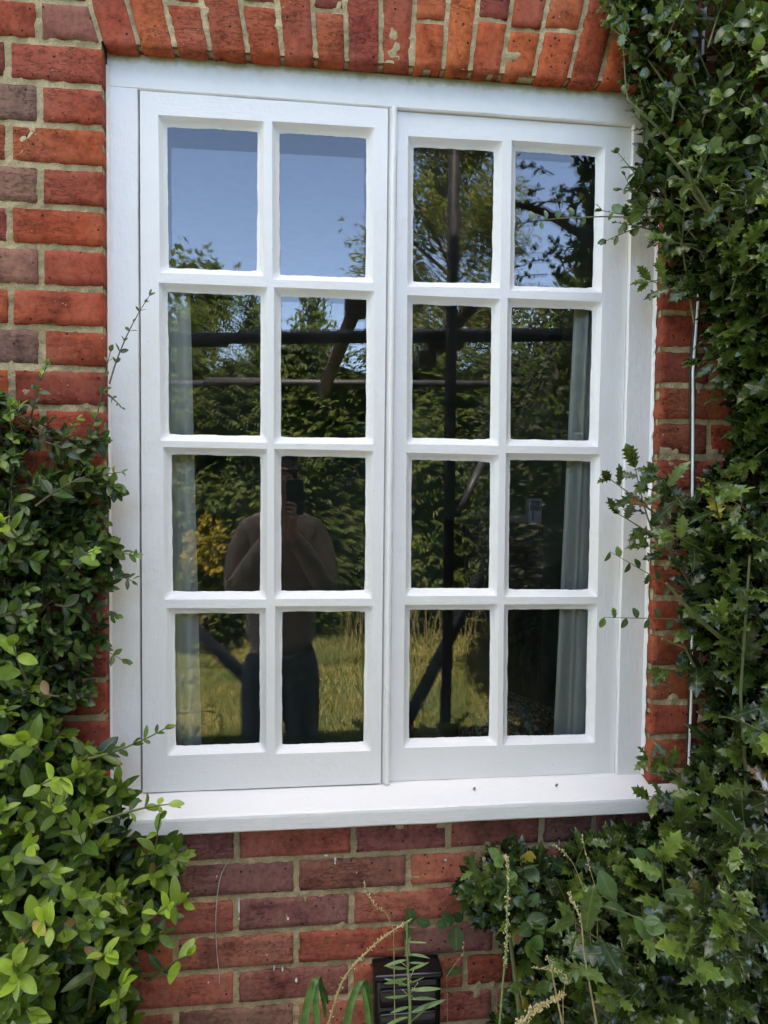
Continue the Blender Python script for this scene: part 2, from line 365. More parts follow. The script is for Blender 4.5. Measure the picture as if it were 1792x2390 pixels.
# mortar: a lumpy bed a few millimetres behind the brick faces, smeared over some edges
mo = MB(); st = .0075
def mortar_grid(x0, x1, z0, z1, step):
    nx, nz = max(1, round((x1 - x0) / step)), max(1, round((z1 - z0) / step)); V = []
    for j in range(nz + 1):
        for i in range(nx + 1):
            x, z = x0 + (x1 - x0) * i / nx, z0 + (z1 - z0) * j / nz
            y = .0036 - noise.noise(Vector((x * 55, 3, z * 55))) * .0042 - noise.noise(Vector((x * 14, 7, z * 14))) * .0036
            V.append((x, y, z))
    mo.add(V, [(j * (nx + 1) + i, j * (nx + 1) + i + 1, (j + 1) * (nx + 1) + i + 1, (j + 1) * (nx + 1) + i) for j in range(nz) for i in range(nx)])
mortar_grid(-.7, XL - .002, -2.3, .24, st); mortar_grid(XR + .004, 2.0, -2.3, .24, st)
mortar_grid(XL - .002, XR + .004, .0105, .24, st); mortar_grid(XL - .002, XR + .004, -2.3, ZS + .012, st)
for (a, b, c, d) in [(-4.6, -.7, -2.6, 2.0), (2.0, 6.1, -2.6, 2.0), (-.7, 2.0, .24, 2.0), (-.7, 2.0, -2.6, -2.3)]:
    mo.box((a, .006, c), (b, .09, d))
# the faces of the opening (reveals and soffit) in mortar between the brick ends
mo.box((XL - .03, .012, ZS), (XL - .003, .10, .012)); mo.box((XR + .0045, .012, ZS), (XR + .03, .10, .012))
mo.box((XL, .012, .0105), (XR, .10, .04))
mo.build('mortar', M_MORTAR, wall)
core = MB()      # the inner leaf of the wall
for lo, hi in [((-4.6, .102, -2.6), (.0, .20, 2.0)), ((1.24, .102, -2.6), (6.1, .20, 2.0)), ((.0, .102, .02), (1.24, .20, 2.0)), ((.0, .102, -2.6), (1.24, .20, -1.50))]: core.box(lo, hi)
core.build('inner_leaf', simple('plaster', (.35, .36, .33), .9), wall)
eave = MB(); eave.box((-4.7, -.20, 2.0), (6.2, .5, 2.06)); eave.box((-4.7, -.26, 1.96), (6.2, -.2, 2.14)); 
for i in range(6): eave.box((-4.7, -.2 + i * .45, 2.065 + i * .2), (6.2, .4 + i * .45, 2.18 + i * .2))
eave.build('roof_edge', simple('roof_tile', (.16, .07, .045), .85), wall)
# white paint spots dripped on the bricks below the sill
sp = MB()
for (px, py, w_, h_) in [(622, 1985, 5, 5), (724, 1860, 5, 14), (516, 1958, 5, 26), (640, 2117, 6, 8), (576, 2062, 3, 3), (468, 1893, 3, 3), (592, 2090, 4, 12), (610, 2094, 4, 8), (705, 1848, 9, 3), (450, 2122, 3, 3), (1208, 1820, 3, 8), (962, 1858, 7, 4), (1016, 1920, 3, 10), (770, 1884, 3, 3), (516, 1985, 3, 4)]:
    c = un(px, py, 0); sx, sz = w_ * .00075 / 2, h_ * .00095 / 2; n = 9
    vs = [(c.x + math.cos(t) * sx * random.uniform(.8, 1.2), -.0022, c.z + math.sin(t) * sz * random.uniform(.8, 1.2)) for t in [2 * math.pi * i / n for i in range(n)]]
    vb = [(x + (x - c.x) * .25, .003, z + (z - c.z) * .25) for x, y, z in vs]
    sp.add(vs + vb, [tuple(range(n))] + [(i, n + i, n + (i + 1) % n, (i + 1) % n) for i in range(n)])
sp.build('paint_spots', simple('dried_paint', (.75, .74, .70), .6), wall)

# ------------------------------------------------------------------ window
win = empty('casement_window', (.62, .03, ZS), 'white painted timber window with two casements of eight small panes each', 'window')
def prism_x(mb, prof, x0, x1, seg=30, wob=.0006):
    """sweep a (y, z) outline along x, slightly uneven like hand-painted wood"""
    n = len(prof); V = []; sd = random.random() * 40
    for i in range(seg + 1):
        x = x0 + (x1 - x0) * i / seg
        for (y, z) in prof: V.append((x, y + noise.noise(Vector((x * 12, sd, z * 40))) * wob, z + noise.noise(Vector((x * 12, sd + 5, y * 40))) * wob * 1.5))
    fs = [(i * n + k, i * n + (k + 1) % n, (i + 1) * n + (k + 1) % n, (i + 1) * n + k) for i in range(seg) for k in range(n)]
    mb.add(V, fs + [tuple(range(n))[::-1], tuple(seg * n + k for k in range(n))])
def prism_z(mb, prof, z0, z1, seg=36, wob=.0006):
    n = len(prof); V = []; sd = random.random() * 40
    for i in range(seg + 1):
        z = z0 + (z1 - z0) * i / seg
        for (x, y) in prof: V.append((x + noise.noise(Vector((z * 12, sd, y * 40))) * wob * 1.5, y + noise.noise(Vector((z * 12, sd + 5, x * 40))) * wob, z))
    fs = [(i * n + k, (i + 1) * n + k, (i + 1) * n + (k + 1) % n, i * n + (k + 1) % n) for i in range(seg) for k in range(n)]
    mb.add(V, fs + [tuple(range(n)), tuple(seg * n + k for k in range(n))[::-1]])
fr = MB()
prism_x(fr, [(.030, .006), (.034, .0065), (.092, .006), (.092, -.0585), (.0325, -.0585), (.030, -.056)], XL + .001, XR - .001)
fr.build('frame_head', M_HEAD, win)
fr = MB(); prism_z(fr, [(.0620, .0300), (.0612, .033), (.0612, .09), (.1175, .09), (.1180, .032), (.1165, .0300)], -1.4440, -.0580); fr.build('frame_jamb', M_PV, win)
fr = MB(); prism_z(fr, [(1.1220, .0300), (1.1205, .0325), (1.1200, .09), (1.1785, .09), (1.1785, .033), (1.1770, .0305)], -1.4440, -.0580); fr.build('frame_jamb', M_PV, win)
fr = MB(); a0 = .606
prism_z(fr, [(.6020, .048), (.6020, .088), (.6230, .088), (.6225, .0300), (.6205, .0255), (.6175, .0238), (.6145, .0238), (.6118, .0258), (.6105, .0300), (.6080, .032)], -1.4400, -.0590)
fr.build('mullion', M_PV, win)
si = MB()
prism_x(si, [(.092, -1.4385), (.030, -1.4415), (-.036, -1.4600), (-.0400, -1.4630), (-.0410, -1.4680), (-.0405, -1.4930), (-.037, -1.4965), (.012, -1.4965), (.092, -1.4965)], .062, 1.178, 60, .0009)
prism_x(si, [(-.003, -1.4502), (-.036, -1.4600), (-.0400, -1.4630), (-.0410, -1.4680), (-.0405, -1.4930), (-.037, -1.4965), (-.003, -1.4965)], .050, .0622, 3, .0004)
prism_x(si, [(-.003, -1.4502), (-.036, -1.4600), (-.0400, -1.4630), (-.0410, -1.4680), (-.0405, -1.4930), (-.037, -1.4965), (-.003, -1.4965)], 1.1778, 1.282, 8, .0006)
sill = si.build('sill', M_PH, win)
nl = MB()
for px, py in [(1025, 1695), (1203, 1695)]:
    c = un(px, py, .0); nl.tube([(c.x, .004, -1.4475), (c.x, -.002, -1.4430)], .0024, 8)
nl.build('nail_head', simple('rusty_nail', (.22, .15, .13), .6), sill)
# ragged old paint and filler where the right jamb meets the brick
fl = MB(); V = []; n = 120
for i in range(n + 1):
    z = -1.44 + 1.42 * i / n; a = noise.noise(Vector((z * 40, 1, 0))); b = noise.noise(Vector((z * 90, 5, 0)))
    V += [(1.1740, .0296, z), (1.1766 + .001 * b, .0262 + .002 * a, z), (1.1786, .025 - .006 * abs(a) - .004 * b, z), (1.1793, .024 - .012 * max(0, a) - .004 * b, z), (1.1806, .029, z)]
fl.add(V, [(5 * i + k, 5 * i + k + 1, 5 * i + k + 6, 5 * i + k + 5) for i in range(n) for k in range(4)])
fl.build('filler', M_PV, win)
fl = MB(); V = []
for i in range(n + 1):
    z = -1.44 + 1.42 * i / n; a = noise.noise(Vector((z * 34, 11, 0))); b = noise.noise(Vector((z * 90, 15, 0)))
    V += [(.0655, .0295, z), (.0632, .0275 + .002 * a, z), (.0610, .0245 - .004 * max(0, a) - .002 * b, z), (.0575, .030, z)]
fl.add(V, [(4 * i + k + 4, 4 * i + k + 5, 4 * i + k + 1, 4 * i + k) for i in range(n) for k in range(3)])
fl.build('filler', M_PV, win)

def sash(x0, x1, z0, z1, yf, panes, tilt=0):
    """panes: list of 2 x 4 openings as ((x, z) tl, tr, br, bl) of the visible glass. Front face at yf."""
    e1, e2 = .0035, .0105                     # painted lip on the glass, sloping putty
    gy = yf + .0165
    def grow(q, d): (a, b, c, d_) = q; return [(a[0] - d, a[1] + d), (b[0] + d, b[1] + d), (c[0] + d, c[1] - d), (d_[0] - d, d_[1] - d)]
    outer = [[grow(panes[r][c], e1 + e2) for c in range(2)] for r in range(4)]
    xs = [x0] + [None] * 4 + [x1]; P = {}
    for j in range(10):
        for i in range(6):
            if 1 <= j <= 8: r, top = (j - 1) // 2, (j - 1) % 2 == 0
            else: r, top = (0, True) if j == 0 else (3, False)
            if 1 <= i <= 4: c, lf = (i - 1) // 2, (i - 1) % 2 == 0
            else: c, lf = (0, True) if i == 0 else (1, False)
            o = outer[r][c][(0 if lf else 1) if top else (3 if lf else 2)]
            x = o[0] if 1 <= i <= 4 else (x0 if i == 0 else x1); z = o[1] if 1 <= j <= 8 else (z1 if j == 0 else z0)
            P[i, j] = (x, z)
    mbv, mbh, mbp = MB(), MB(), MB()
    def wobz(x, z): return noise.noise(Vector((x * 9, 2.2, z * 9))) * .0006
    def cell(i, j, mb):
        a, b, c, d = P[i, j], P[i + 1, j], P[i + 1, j + 1], P[i, j + 1]; n = 10; V = []
        nu = 1 if abs(b[0] - a[0]) < .05 else n; nv = 1 if abs(a[1] - d[1]) < .05 else n
        if nu == 1 and nv == 1: nu = nv = 2
        for v in range(nv + 1):
            for u in range(nu + 1):
                s, t = u / nu, v / nv
                x = (a[0] * (1 - s) + b[0] * s) * (1 - t) + (d[0] * (1 - s) + c[0] * s) * t; z = (a[1] * (1 - s) + b[1] * s) * (1 - t) + (d[1] * (1 - s) + c[1] * s) * t
                V.append((x, yf + wobz(x, z), z))
        mb.add(V, [(v * (nu + 1) + u + nu + 1, v * (nu + 1) + u + nu + 2, v * (nu + 1) + u + 1, v * (nu + 1) + u) for v in range(nv) for u in range(nu)])
    for j in range(9):
        for i in range(5):
            if i in (1, 3) and j in (1, 3, 5, 7): continue
            cell(i, j, mbh if (i in (1, 3) or (j in (0, 8) and 0 < i < 4)) else mbv)
    # thickness round the outside
    mbv.add([(x0, yf, z0), (x0, yf, z1), (x0, .085, z1), (x0, .085, z0), (x1, yf, z0), (x1, yf, z1), (x1, .085, z1), (x1, .085, z0)],
            [(0, 1, 2, 3), (7, 6, 5, 4), (1, 5, 6, 2), (4, 0, 3, 7)])
    body = mbv.build('sash', M_PV, win)
    if len(mbh.f): mbh.build('rail', M_PH, body)
    for r in range(4):
        for c in range(2):
            q = panes[r][c]; o = outer[r][c]; V = []; F = []; sdd = random.random() * 30; n = 26; loop = []
            for k in range(4):
                A, B = q[k], q[(k + 1) % 4]; OA, OB = o[k], o[(k + 1) % 4]
                cx_, cz_ = sum(t[0] for t in q) / 4, sum(t[1] for t in q) / 4
                for i in range(n):
                    t = i / n; ox, oz = OA[0] + (OB[0] - OA[0]) * t, OA[1] + (OB[1] - OA[1]) * t
                    gx, gz = A[0] + (B[0] - A[0]) * t, A[1] + (B[1] - A[1]) * t
                    dx, dz = cx_ - gx, cz_ - gz; L = math.hypot(dx, dz); dx /= L; dz /= L
                    e = noise.noise(Vector((gx * 26, sdd, gz * 26))) * .0015 + noise.noise(Vector((gx * 150, sdd, gz * 150))) * .0009
                    cor = max(0, 1 - min(t, 1 - t) * n / 2.0) * .0012      # paint rounds the corners
                    e += cor
                    lump = noise.noise(Vector((gx * 70, sdd + 8, gz * 70))) * .0018
                    pts = [(ox, yf + wobz(ox, oz) * .9, oz)]
                    for fct, dep in ((.10, .0012), (.55, .0085), (.93, .0138)):
                        m_ = (1 - fct)
                        px_, pz_ = ox + (gx - ox) * fct * .76, oz + (gz - oz) * fct * .76
                        pts.append((px_ + dx * lump * (fct > .3), yf + dep + lump * .6 * (fct > .3), pz_ + dz * lump * (fct > .3)))
                    pts.append((gx - dx * .0016 + dx * e, gy - .0012, gz - dz * .0016 + dz * e))
                    pts.append((gx + dx * e, gy - .0001, gz + dz * e))
                    V += pts
            m = 6; T = 4 * n
            for i in range(T):
                for k in range(m - 1):
                    a_, b_ = i * m + k, ((i + 1) % T) * m + k
                    F.append((a_, b_, b_ + 1, a_ + 1)[::-1])
            put = MB(); put.add(V, F); put.build('glazing_putty', M_PH, body, True)
            g = MB(); d_ = .006; Q = grow(q, d_)
            g.add([(x, gy + random.uniform(-.0003, .0003), z) for x, z in Q], [(3, 2, 1, 0)]); g.build('pane', M_GLASS, body)
    return body
def quads(src, y):      # measured corners, rows of four numbers pairs
    return src
LP = [[[(.1700, -.1190), (.3450, -.1175), (.3445, -.3905), (.1730, -.3920)], [(.3875, -.1165), (.5620, -.1150), (.5630, -.3935), (.3900, -.3960)]],
      [[(.1705, -.4390), (.3520, -.4385), (.3525, -.7195), (.1725, -.7190)], [(.3925, -.4385), (.5655, -.4380), (.5670, -.7190), (.3935, -.7205)]],
      [[(.1775, -.7590), (.3530, -.7595), (.3530, -1.0355), (.1790, -1.0345)], [(.3945, -.7590), (.5670, -.7600), (.5680, -1.0360), (.3955, -1.0350)]],
      [[(.1830, -1.0790), (.3520, -1.0810), (.3535, -1.3505), (.1845, -1.3510)], [(.3975, -1.0775), (.5690, -1.0790), (.5685, -1.3550), (.3985, -1.3550)]]]
RP = [[[(.6600, -.1215), (.8300, -.1190), (.8295, -.3905), (.6625, -.3950)], [(.8765, -.1160), (1.0505, -.1160), (1.0510, -.3910), (.8785, -.3940)]],
      [[(.6625, -.4400), (.8305, -.4400), (.8325, -.7170), (.6650, -.7170)], [(.8740, -.4375), (1.0520, -.4370), (1.0510, -.7165), (.8765, -.7160)]],
      [[(.6650, -.7620), (.8340, -.7640), (.8355, -1.0345), (.6665, -1.0330)], [(.8765, -.7595), (1.0560, -.7595), (1.0575, -1.0390), (.8785, -1.0370)]],
      [[(.6650, -1.0795), (.8390, -1.0800), (.8415, -1.3570), (.6660, -1.3555)], [(.8785, -1.0805), (1.0580, -1.0815), (1.0590, -1.3590), (.8815, -1.3570)]]]
sash(.1222, .6035, -1.4385, -.0622, .0285, LP)
sash(.6240, 1.1195, -1.4400, -.0600, .0400, RP)
# back of the rebates, so that the gap round the casement is dark wood, not daylight
rb = MB(); rb.box((.1176, .060, -1.441), (.1224, .09, -.058)); rb.box((.118, .060, -.0622), (.62, .09, -.0584)); rb.build('rebate', simple('shadow_gap_wood', (.10, .10, .09), .8), win)
# secondary glazing fixed inside the frame
sg = MB(); sg.add([(.170, .066, -1.46), (.565, .066, -1.46), (.565, .066, -.146), (.1745, .066, -.1500)], [(0, 1, 2, 3)]); sg.build('inner_pane', M_GLASS2, win)
sg = MB(); sg.add([(.655, .066, -1.46), (1.085, .066, -1.46), (1.085, .066, -.128), (.655, .066, -.128)], [(0, 1, 2, 3)]); sg.build('inner_pane', M_GLASS2, win)

# ------------------------------------------------------------------ the room behind the glass
M_WALLG = simple('dark_green_wall', (.07, .19, .12), .85, 5, .25); M_DARK = simple('dark_wood', (.025, .018, .014), .5, 30, .4)
rm = MB()
for lo, hi in [((-1.2, 2.5, -2.5), (3.2, 2.6, .35)), ((-1.3, .205, -2.5), (-1.2, 2.5, .35)), ((3.2, .205, -2.5), (3.3, 2.5, .35)), ((-1.3, .205, .35), (3.3, 2.6, .45))]: rm.box(lo, hi)
tag(rm.build('room_walls', M_WALLG), kind='structure')
rf = MB(); rf.box((-1.3, .205, -2.6), (3.3, 2.6, -2.5)); tag(rf.build('room_floor', simple('carpet', (.28, .25, .2), .95, 60)), kind='structure')
def curtain(name, xl, xr, zt, zb, flare_l, flare_r, y, label, folds):
    mb = MB(); n = 60; mrow = 20; V = []
    for j in range(mrow + 1):
        t = j / mrow; z = zt + (zb - zt) * t; a, b = xl + flare_l * t, xr + flare_r * t
        for i in range(n + 1):
            s = i / n; V.append((a + (b - a) * s, y + .009 * math.sin(s * folds * 6.28 + t * .8) + .004 * math.sin(s * 21 + 1), z))
    mb.add(V, [(j * (n + 1) + i, (j + 1) * (n + 1) + i, (j + 1) * (n + 1) + i + 1, j * (n + 1) + i + 1) for j in range(mrow) for i in range(n)])
    m, nt, p = mat('curtain_cloth', (.92, .90, .82), .9); tr = N(nt, 'BsdfTranslucent'); tr.inputs[0].default_value = (.8, .82, .8, 1)
    mx = N(nt, 'MixShader'); mx.inputs[0].default_value = .12; nt.links.new(p.outputs[0], mx.inputs[1]); nt.links.new(tr.outputs[0], mx.inputs[2]); nt.links.new(mx.outputs[0], nt.nodes['Material Output'].inputs[0])
    n_ = noise_n(nt, 300, 2, objvec(nt)); bump(nt, p, n_.outputs[0], .3, .001)
    return tag(mb.build(name, m, None, True), label, 'curtain')
curtain('curtain', .10, .207, -.41, -1.46, 0, .024, .090, 'pale curtain hanging behind the left casement', 3)
curtain('curtain', 1.026, 1.150, -.405, -1.46, -.026, 0, .090, 'pale curtain hanging behind the right casement', 3.5)
cb = MB(); c1, c2 = un(1060, 1132, .95), un(1255, 1134, .95)
cab = empty('cabinet', (1.08, 1.1, -2.5), 'dark wooden cabinet standing in the green room', 'cabinet')
cb.bevbox((.99, .95, -2.5), (1.27, 1.30, c1.z), .01); cb.build('cabinet_body', M_DARK, cab)
for x in (1.0, 1.135):
    d = MB(); d.bevbox((x, .935, -2.4), (x + .125, .949, c1.z - .04), .004); dd = d.build('door', M_DARK, cab)
    k = MB(); k.tube([(x + .06, .934, c1.z - .25), (x + .06, .915, c1.z - .25)], .008, 8); k.build('handle', simple('brass', (.4, .3, .12), .35), cab)
bx = MB(); p0, p1 = un(1142, 1130, .98), un(1171, 1078, .98)
carton = empty('carton', (p0.x, .98, p0.z), 'small upright blue and white carton on the dark cabinet', 'carton')
bx.bevbox((p0.x, .98, c1.z + .001), (p1.x, 1.02, p1.z), .002); bx.build('box_body', simple('white_card', (.8, .82, .8), .5, 20, .1), carton)
lb = MB(); h = p1.z - p0.z; lb.box((p0.x + .004, 0.9775, p0.z + h * .52), (p1.x - .004, 0.9795, p0.z + h * .92)); lb.box((p0.x + .012, 0.9775, p0.z + h * .1), (p0.x + .016, 0.9795, p0.z + h * .5)); lb.build('label', simple('blue_print', (.05, .22, .42), .5, 60, .5), carton)
pb = MB(); q0, q1 = un(1100, 1131, 1.0), un(1134, 1112, 1.0); pb.bevbox((q0.x, .99, c1.z + .001), (q1.x, 1.08, q1.z), .003)
tag(pb.build('paper_stack', simple('beige_card', (.35, .32, .26), .8)), 'low beige stack of papers on the cabinet beside the carton', 'papers')
# patterned cushion on a chair just inside
def cushion_mat():
    m, nt, p = mat('patterned_cloth', rough=.9); v = objvec(nt); vo = N(nt, 'TexVoronoi', i_Scale=150); nt.links.new(v, vo.inputs['Vector'])
    s = N(nt, 'SeparateXYZ'); nt.links.new(vo.outputs['Color'], s.inputs[0])
    c = ramp(nt, s.outputs[0], [(.0, (.05, .07, .20)), (.3, (.45, .05, .04)), (.5, (.08, .22, .16)), (.68, (.6, .5, .35)), (.85, (.10, .05, .08))])
    c.node.color_ramp.interpolation = 'CONSTANT'
    nt.links.new(c, p.inputs['Base Color']); return m
cu = MB(); c0 = un(1115, 1604, .55); V = []; n1_, n2_ = 20, 24
for j in range(n1_ + 1):
    for i in range(n2_):
        ph = math.pi * j / n1_; th = 2 * math.pi * i / n2_; ex = lambda q_, e: math.copysign(abs(q_) ** e, q_)
        x = ex(math.sin(ph), .7) * ex(math.cos(th), .6) * .17; y = ex(math.sin(ph), .7) * ex(math.sin(th), .6) * .13; z = math.cos(ph) * .10
        z += noise.noise(Vector((x * 8, y * 8, 1))) * .035 + .03 * math.cos(x * 9)
        V.append((c0.x + x, .52 + y, c0.z + z + .012 - x * .1))
cu.add(V, [(j * n2_ + i, (j + 1) * n2_ + i, (j + 1) * n2_ + (i + 1) % n2_, j * n2_ + (i + 1) % n2_) for j in range(n1_) for i in range(n2_)])
tag(cu.build('cushion', cushion_mat(), None, True), 'plump red and blue patterned cushion behind the lowest right panes', 'cushion')
ch = MB(); ch.bevbox((.78, .38, -2.5), (1.30, .95, c0.z - .07), .02); tag(ch.build('armchair', simple('dark_upholstery', (.05, .045, .04), .9)), 'dark upholstered seat under the patterned cushion', 'armchair')

# ------------------------------------------------------------------ leaves
def rows_ovate(asp=.22, fold=.22, droop=.18, tipw=.0):
    t = [0, .10, .26, .45, .64, .82, .94, 1]; wd = [.05, .35, .78, 1, .95, .66, .32, tipw]
    return [(a, b * asp, fold * b * asp, -droop * a * a) for a, b in zip(t, wd)]
def rows_holly(asp=.20):
    r = []; K = 6
    r.append((0, .02, 0, 0, .01, 0)); r.append((.06, .09, .02, 0, .05, .005))
    for k in range(K - 1):
        t = .14 + .78 * k / (K - 1); env = math.sin(math.pi * min(.97, t * .92 + .06)) ** .6
        r.append((t + .02, asp * 1.42 * env, .10 if k % 2 else -.05, -.05 * t, asp * .58 * env, .018, .05)); r.append((t + .10, asp * .80 * env, .02, -.06 * t, asp * .50 * env, .018, -.01))
    r.append((1.04, 0, -.03, -.12, 0, -.02)); return r
class Leaves:
    def __init__(s): s.items = []
    def add(s, P, Dr, Nn, L, col): s.items.append((P, Dr, Nn, L, col))
    def build(s, name, rowsets, m, parent):
        if not s.items: return None
        VV, FF, CC, UV = [], [], [], []; base = 0
        P = np.array([i[0] for i in s.items], 'f'); Dd = np.array([i[1] for i in s.items], 'f'); Nn = np.array([i[2] for i in s.items], 'f'); L = np.array([i[3] for i in s.items], 'f'); col = np.array([i[4] for i in s.items], 'f')
        Dd /= np.linalg.norm(Dd, axis=1)[:, None] + 1e-9; Nn = Nn - Dd * (Nn * Dd).sum(1)[:, None]; Nn /= np.linalg.norm(Nn, axis=1)[:, None] + 1e-9
        S = np.cross(Dd, Nn); which = RNG.integers(0, len(rowsets), len(L))
        for wi, rows in enumerate(rowsets):
            sel = np.where(which == wi)[0]
            if not len(sel): continue
            T = []; uvs = []
            nc = 5 if len(rows[0]) > 4 else 3
            for rw in rows:
                t, wdt, h, dz = rw[:4]; fwd = rw[6] if len(rw) > 6 else 0
                for u in ((-1, 0, 1) if nc == 3 else (-1, -.5, 0, .5, 1)):
                    if abs(u) == .5: T.append((t, math.copysign(rw[4], u), rw[5] + dz))
                    else: T.append((t + (fwd if u else 0), u * wdt, (h if u else 0) + dz))
                    uvs.append((abs(u), t))
            T = np.array(T, 'f'); k = len(rows); nv = nc * k
            curl = RNG.normal(0, .10, len(sel)); asym = RNG.normal(0, .05, len(sel)); wsc = RNG.uniform(.85, 1.15, len(sel))
            tt = T[None, :, 0]; uu = T[None, :, 1] * wsc[:, None]; hh = T[None, :, 2] - curl[:, None] * tt ** 2 + asym[:, None] * uu
            uu = uu + (RNG.normal(0, .06, len(sel))[:, None]) * tt ** 2
            V = P[sel][:, None, :] + L[sel][:, None, None] * (Dd[sel][:, None, :] * tt[..., None] + S[sel][:, None, :] * uu[..., None] + Nn[sel][:, None, :] * hh[..., None])
            f = np.array([(r * nc + c, r * nc + c + 1, r * nc + nc + c + 1, r * nc + nc + c) for r in range(k - 1) for c in range(nc - 1)])
            FF.append((f[None] + (base + np.arange(len(sel)) * nv)[:, None, None]).reshape(-1, 4)); VV.append(V.reshape(-1, 3)); base += nv * len(sel)
            CC.append(np.repeat(np.c_[col[sel], np.ones(len(sel))], nv, axis=0)); UV.append(np.tile(np.array(uvs, 'f'), (len(sel), 1)))
        VV = np.concatenate(VV); FF = np.concatenate(FF).astype('i'); CC = np.concatenate(CC).astype('f'); UV = np.concatenate(UV)
        me = D.meshes.new(name); me.vertices.add(len(VV)); me.vertices.foreach_set('co', VV.astype('f').ravel())
        me.loops.add(FF.size); me.loops.foreach_set('vertex_index', FF.ravel()); me.polygons.add(len(FF))
        me.polygons.foreach_set('loop_start', np.arange(0, FF.size, 4, dtype='i')); me.update(calc_edges=True)
        a = me.color_attributes.new('tint', 'FLOAT_COLOR', 'POINT'); a.data.foreach_set('color', CC.ravel())
        u = me.uv_layers.new(name='leaf'); u.data.foreach_set('uv', UV[FF.ravel()].astype('f').ravel())
        me.validate(); return link(name, me, m, parent, True)

def rv(s=1.0): return Vector((random.gauss(0, s), random.gauss(0, s), random.gauss(0, s)))
LIGHT = Vector((0, -.75, .75))
def mixt(a, b, t): return tuple(a[i] * (1 - t) + b[i] * t for i in range(3))
def sprig(lv, st, B, T, size, n, dark, bright, rad=.0016, tip_bright=1.0, arrange='opp', sag=.1, ang=55, gap0=.18, tipn=3, yellow=0):
    B, T = Vector(B), Vector(T); Ls = (T - B).length; mid = (B + T) / 2 + Vector((0, 0, sag * Ls)) + rv(.05) * Ls
    pts = []
    for i in range(7):
        t = i / 6; pts.append(B * (1 - t) ** 2 + mid * 2 * t * (1 - t) + T * t * t)
    st.tube(pts, [rad * (1.25 - .75 * i / 6) for i in range(7)], 5, caps=False)
    az = random.random() * 6.28
    for k in range(n):
        t = gap0 + (1 - gap0) * (k + .3) / n; P = B * (1 - t) ** 2 + mid * 2 * t * (1 - t) + T * t * t
        d = ((T - mid) * t + (mid - B) * (1 - t)).normalized()
        a = d.cross(Vector((.2, .3, .9))).normalized(); b = d.cross(a)
        for s in range(2 if arrange == 'opp' else 1):
            th = az + s * math.pi + random.gauss(0, .3)
            side = a * math.cos(th) + b * math.sin(th)
            if P.y + side.y * size > -.004: side.y = -abs(side.y) * .3
            A = R(ang + random.gauss(0, 12)); ld = (d * math.cos(A) + side * math.sin(A) + Vector((0, -.12, .10))).normalized()
            nn = LIGHT + d * .35 + rv(.38)
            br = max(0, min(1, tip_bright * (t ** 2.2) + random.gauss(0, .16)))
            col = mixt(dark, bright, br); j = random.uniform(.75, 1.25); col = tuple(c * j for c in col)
            if random.random() < .012 + yellow: col = random.choice([(.40, .32, .04), (.16, .09, .04), (.28, .17, .06)])
            sz = size * random.uniform(.7, 1.15) * (1 - .35 * max(0, t - .7) / .3)
            lv.add(P, ld, nn, sz, col)
        az += math.pi / 2 if arrange == 'opp' else 2.4
    d = (T - mid).normalized()
    for s in range(tipn):
        ld = (d + rv(.33)).normalized(); col = mixt(dark, bright, min(1, tip_bright * random.uniform(.7, 1.1)))
        lv.add(T, ld, LIGHT + rv(.4), size * random.uniform(.45, .85), col)

def proj(P):
    d = Vector(P) - Vector(CAM); w_ = d.dot(F_)
    return (896 + FOC * d.dot(RX) / w_) / 1.0802, (1195 - FOC * d.dot(UX) / w_) / 1.0802
def inpoly(p, x, y):
    c = False; j = len(p) - 1
    for i in range(len(p)):
        if (p[i][1] > y) != (p[j][1] > y) and x < (p[j][0] - p[i][0]) * (y - p[i][1]) / (p[j][1] - p[i][1]) + p[i][0]: c = not c
        j = i
    return c
def edist(p, x, y):
    m = 1e9
    for i in range(len(p)):
        a, b = p[i], p[(i + 1) % len(p)]; dx, dy = b[0] - a[0], b[1] - a[1]; t = max(0, min(1, ((x - a[0]) * dx + (y - a[1]) * dy) / (dx * dx + dy * dy + 1e-9)))
        m = min(m, math.hypot(x - a[0] - dx * t, y - a[1] - dy * t))
    return m
def fill(lv, st, poly, count, dmax, dirfn, length, size, n, dark, bright, tb=1.0, back=.04, soft=220, **k):
    """sprigs whose tips fill a volume: the outline poly (seen on the wall), up to dmax metres off the wall and thinner towards the outline"""
    xs = [p[0] for p in poly]; ys = [p[1] for p in poly]; done = 0; tries = 0
    while done < count and tries < count * 60:
        tries += 1
        x, y = random.uniform(min(xs), max(xs)), random.uniform(min(ys), max(ys))
        if not inpoly(poly, x, y): continue
        if (y < 190 and abs(x - 1521) < 30) or (620 < y < 1080 and abs(x - 1500) < 26) or (1470 < y < 1660 and 1455 < x < 1518): continue
        ed = min(1, edist(poly, x, y) / soft); dm = back + (dmax(x, y) if callable(dmax) else dmax) * (.15 + .85 * ed)
        Y = -random.uniform(back, dm); T = un(x, y, Y)
        if T.z < -2.42: continue
        dr = dirfn(x, y) + rv(.38) + Vector((0, -.35, .05)); dr.normalize()
        L = length * random.uniform(.6, 1.3); B = T - dr * L
        if B.y > -.012: B.y = -.012
        if not inpoly(poly, *proj(B)): continue
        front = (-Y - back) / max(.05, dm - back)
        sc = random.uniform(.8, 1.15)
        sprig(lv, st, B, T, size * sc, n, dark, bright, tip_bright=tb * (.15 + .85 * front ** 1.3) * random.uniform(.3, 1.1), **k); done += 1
    return done
def limbs(st, pts, rad, n=8): st.tube([Vector(p) for p in pts], rad, n)

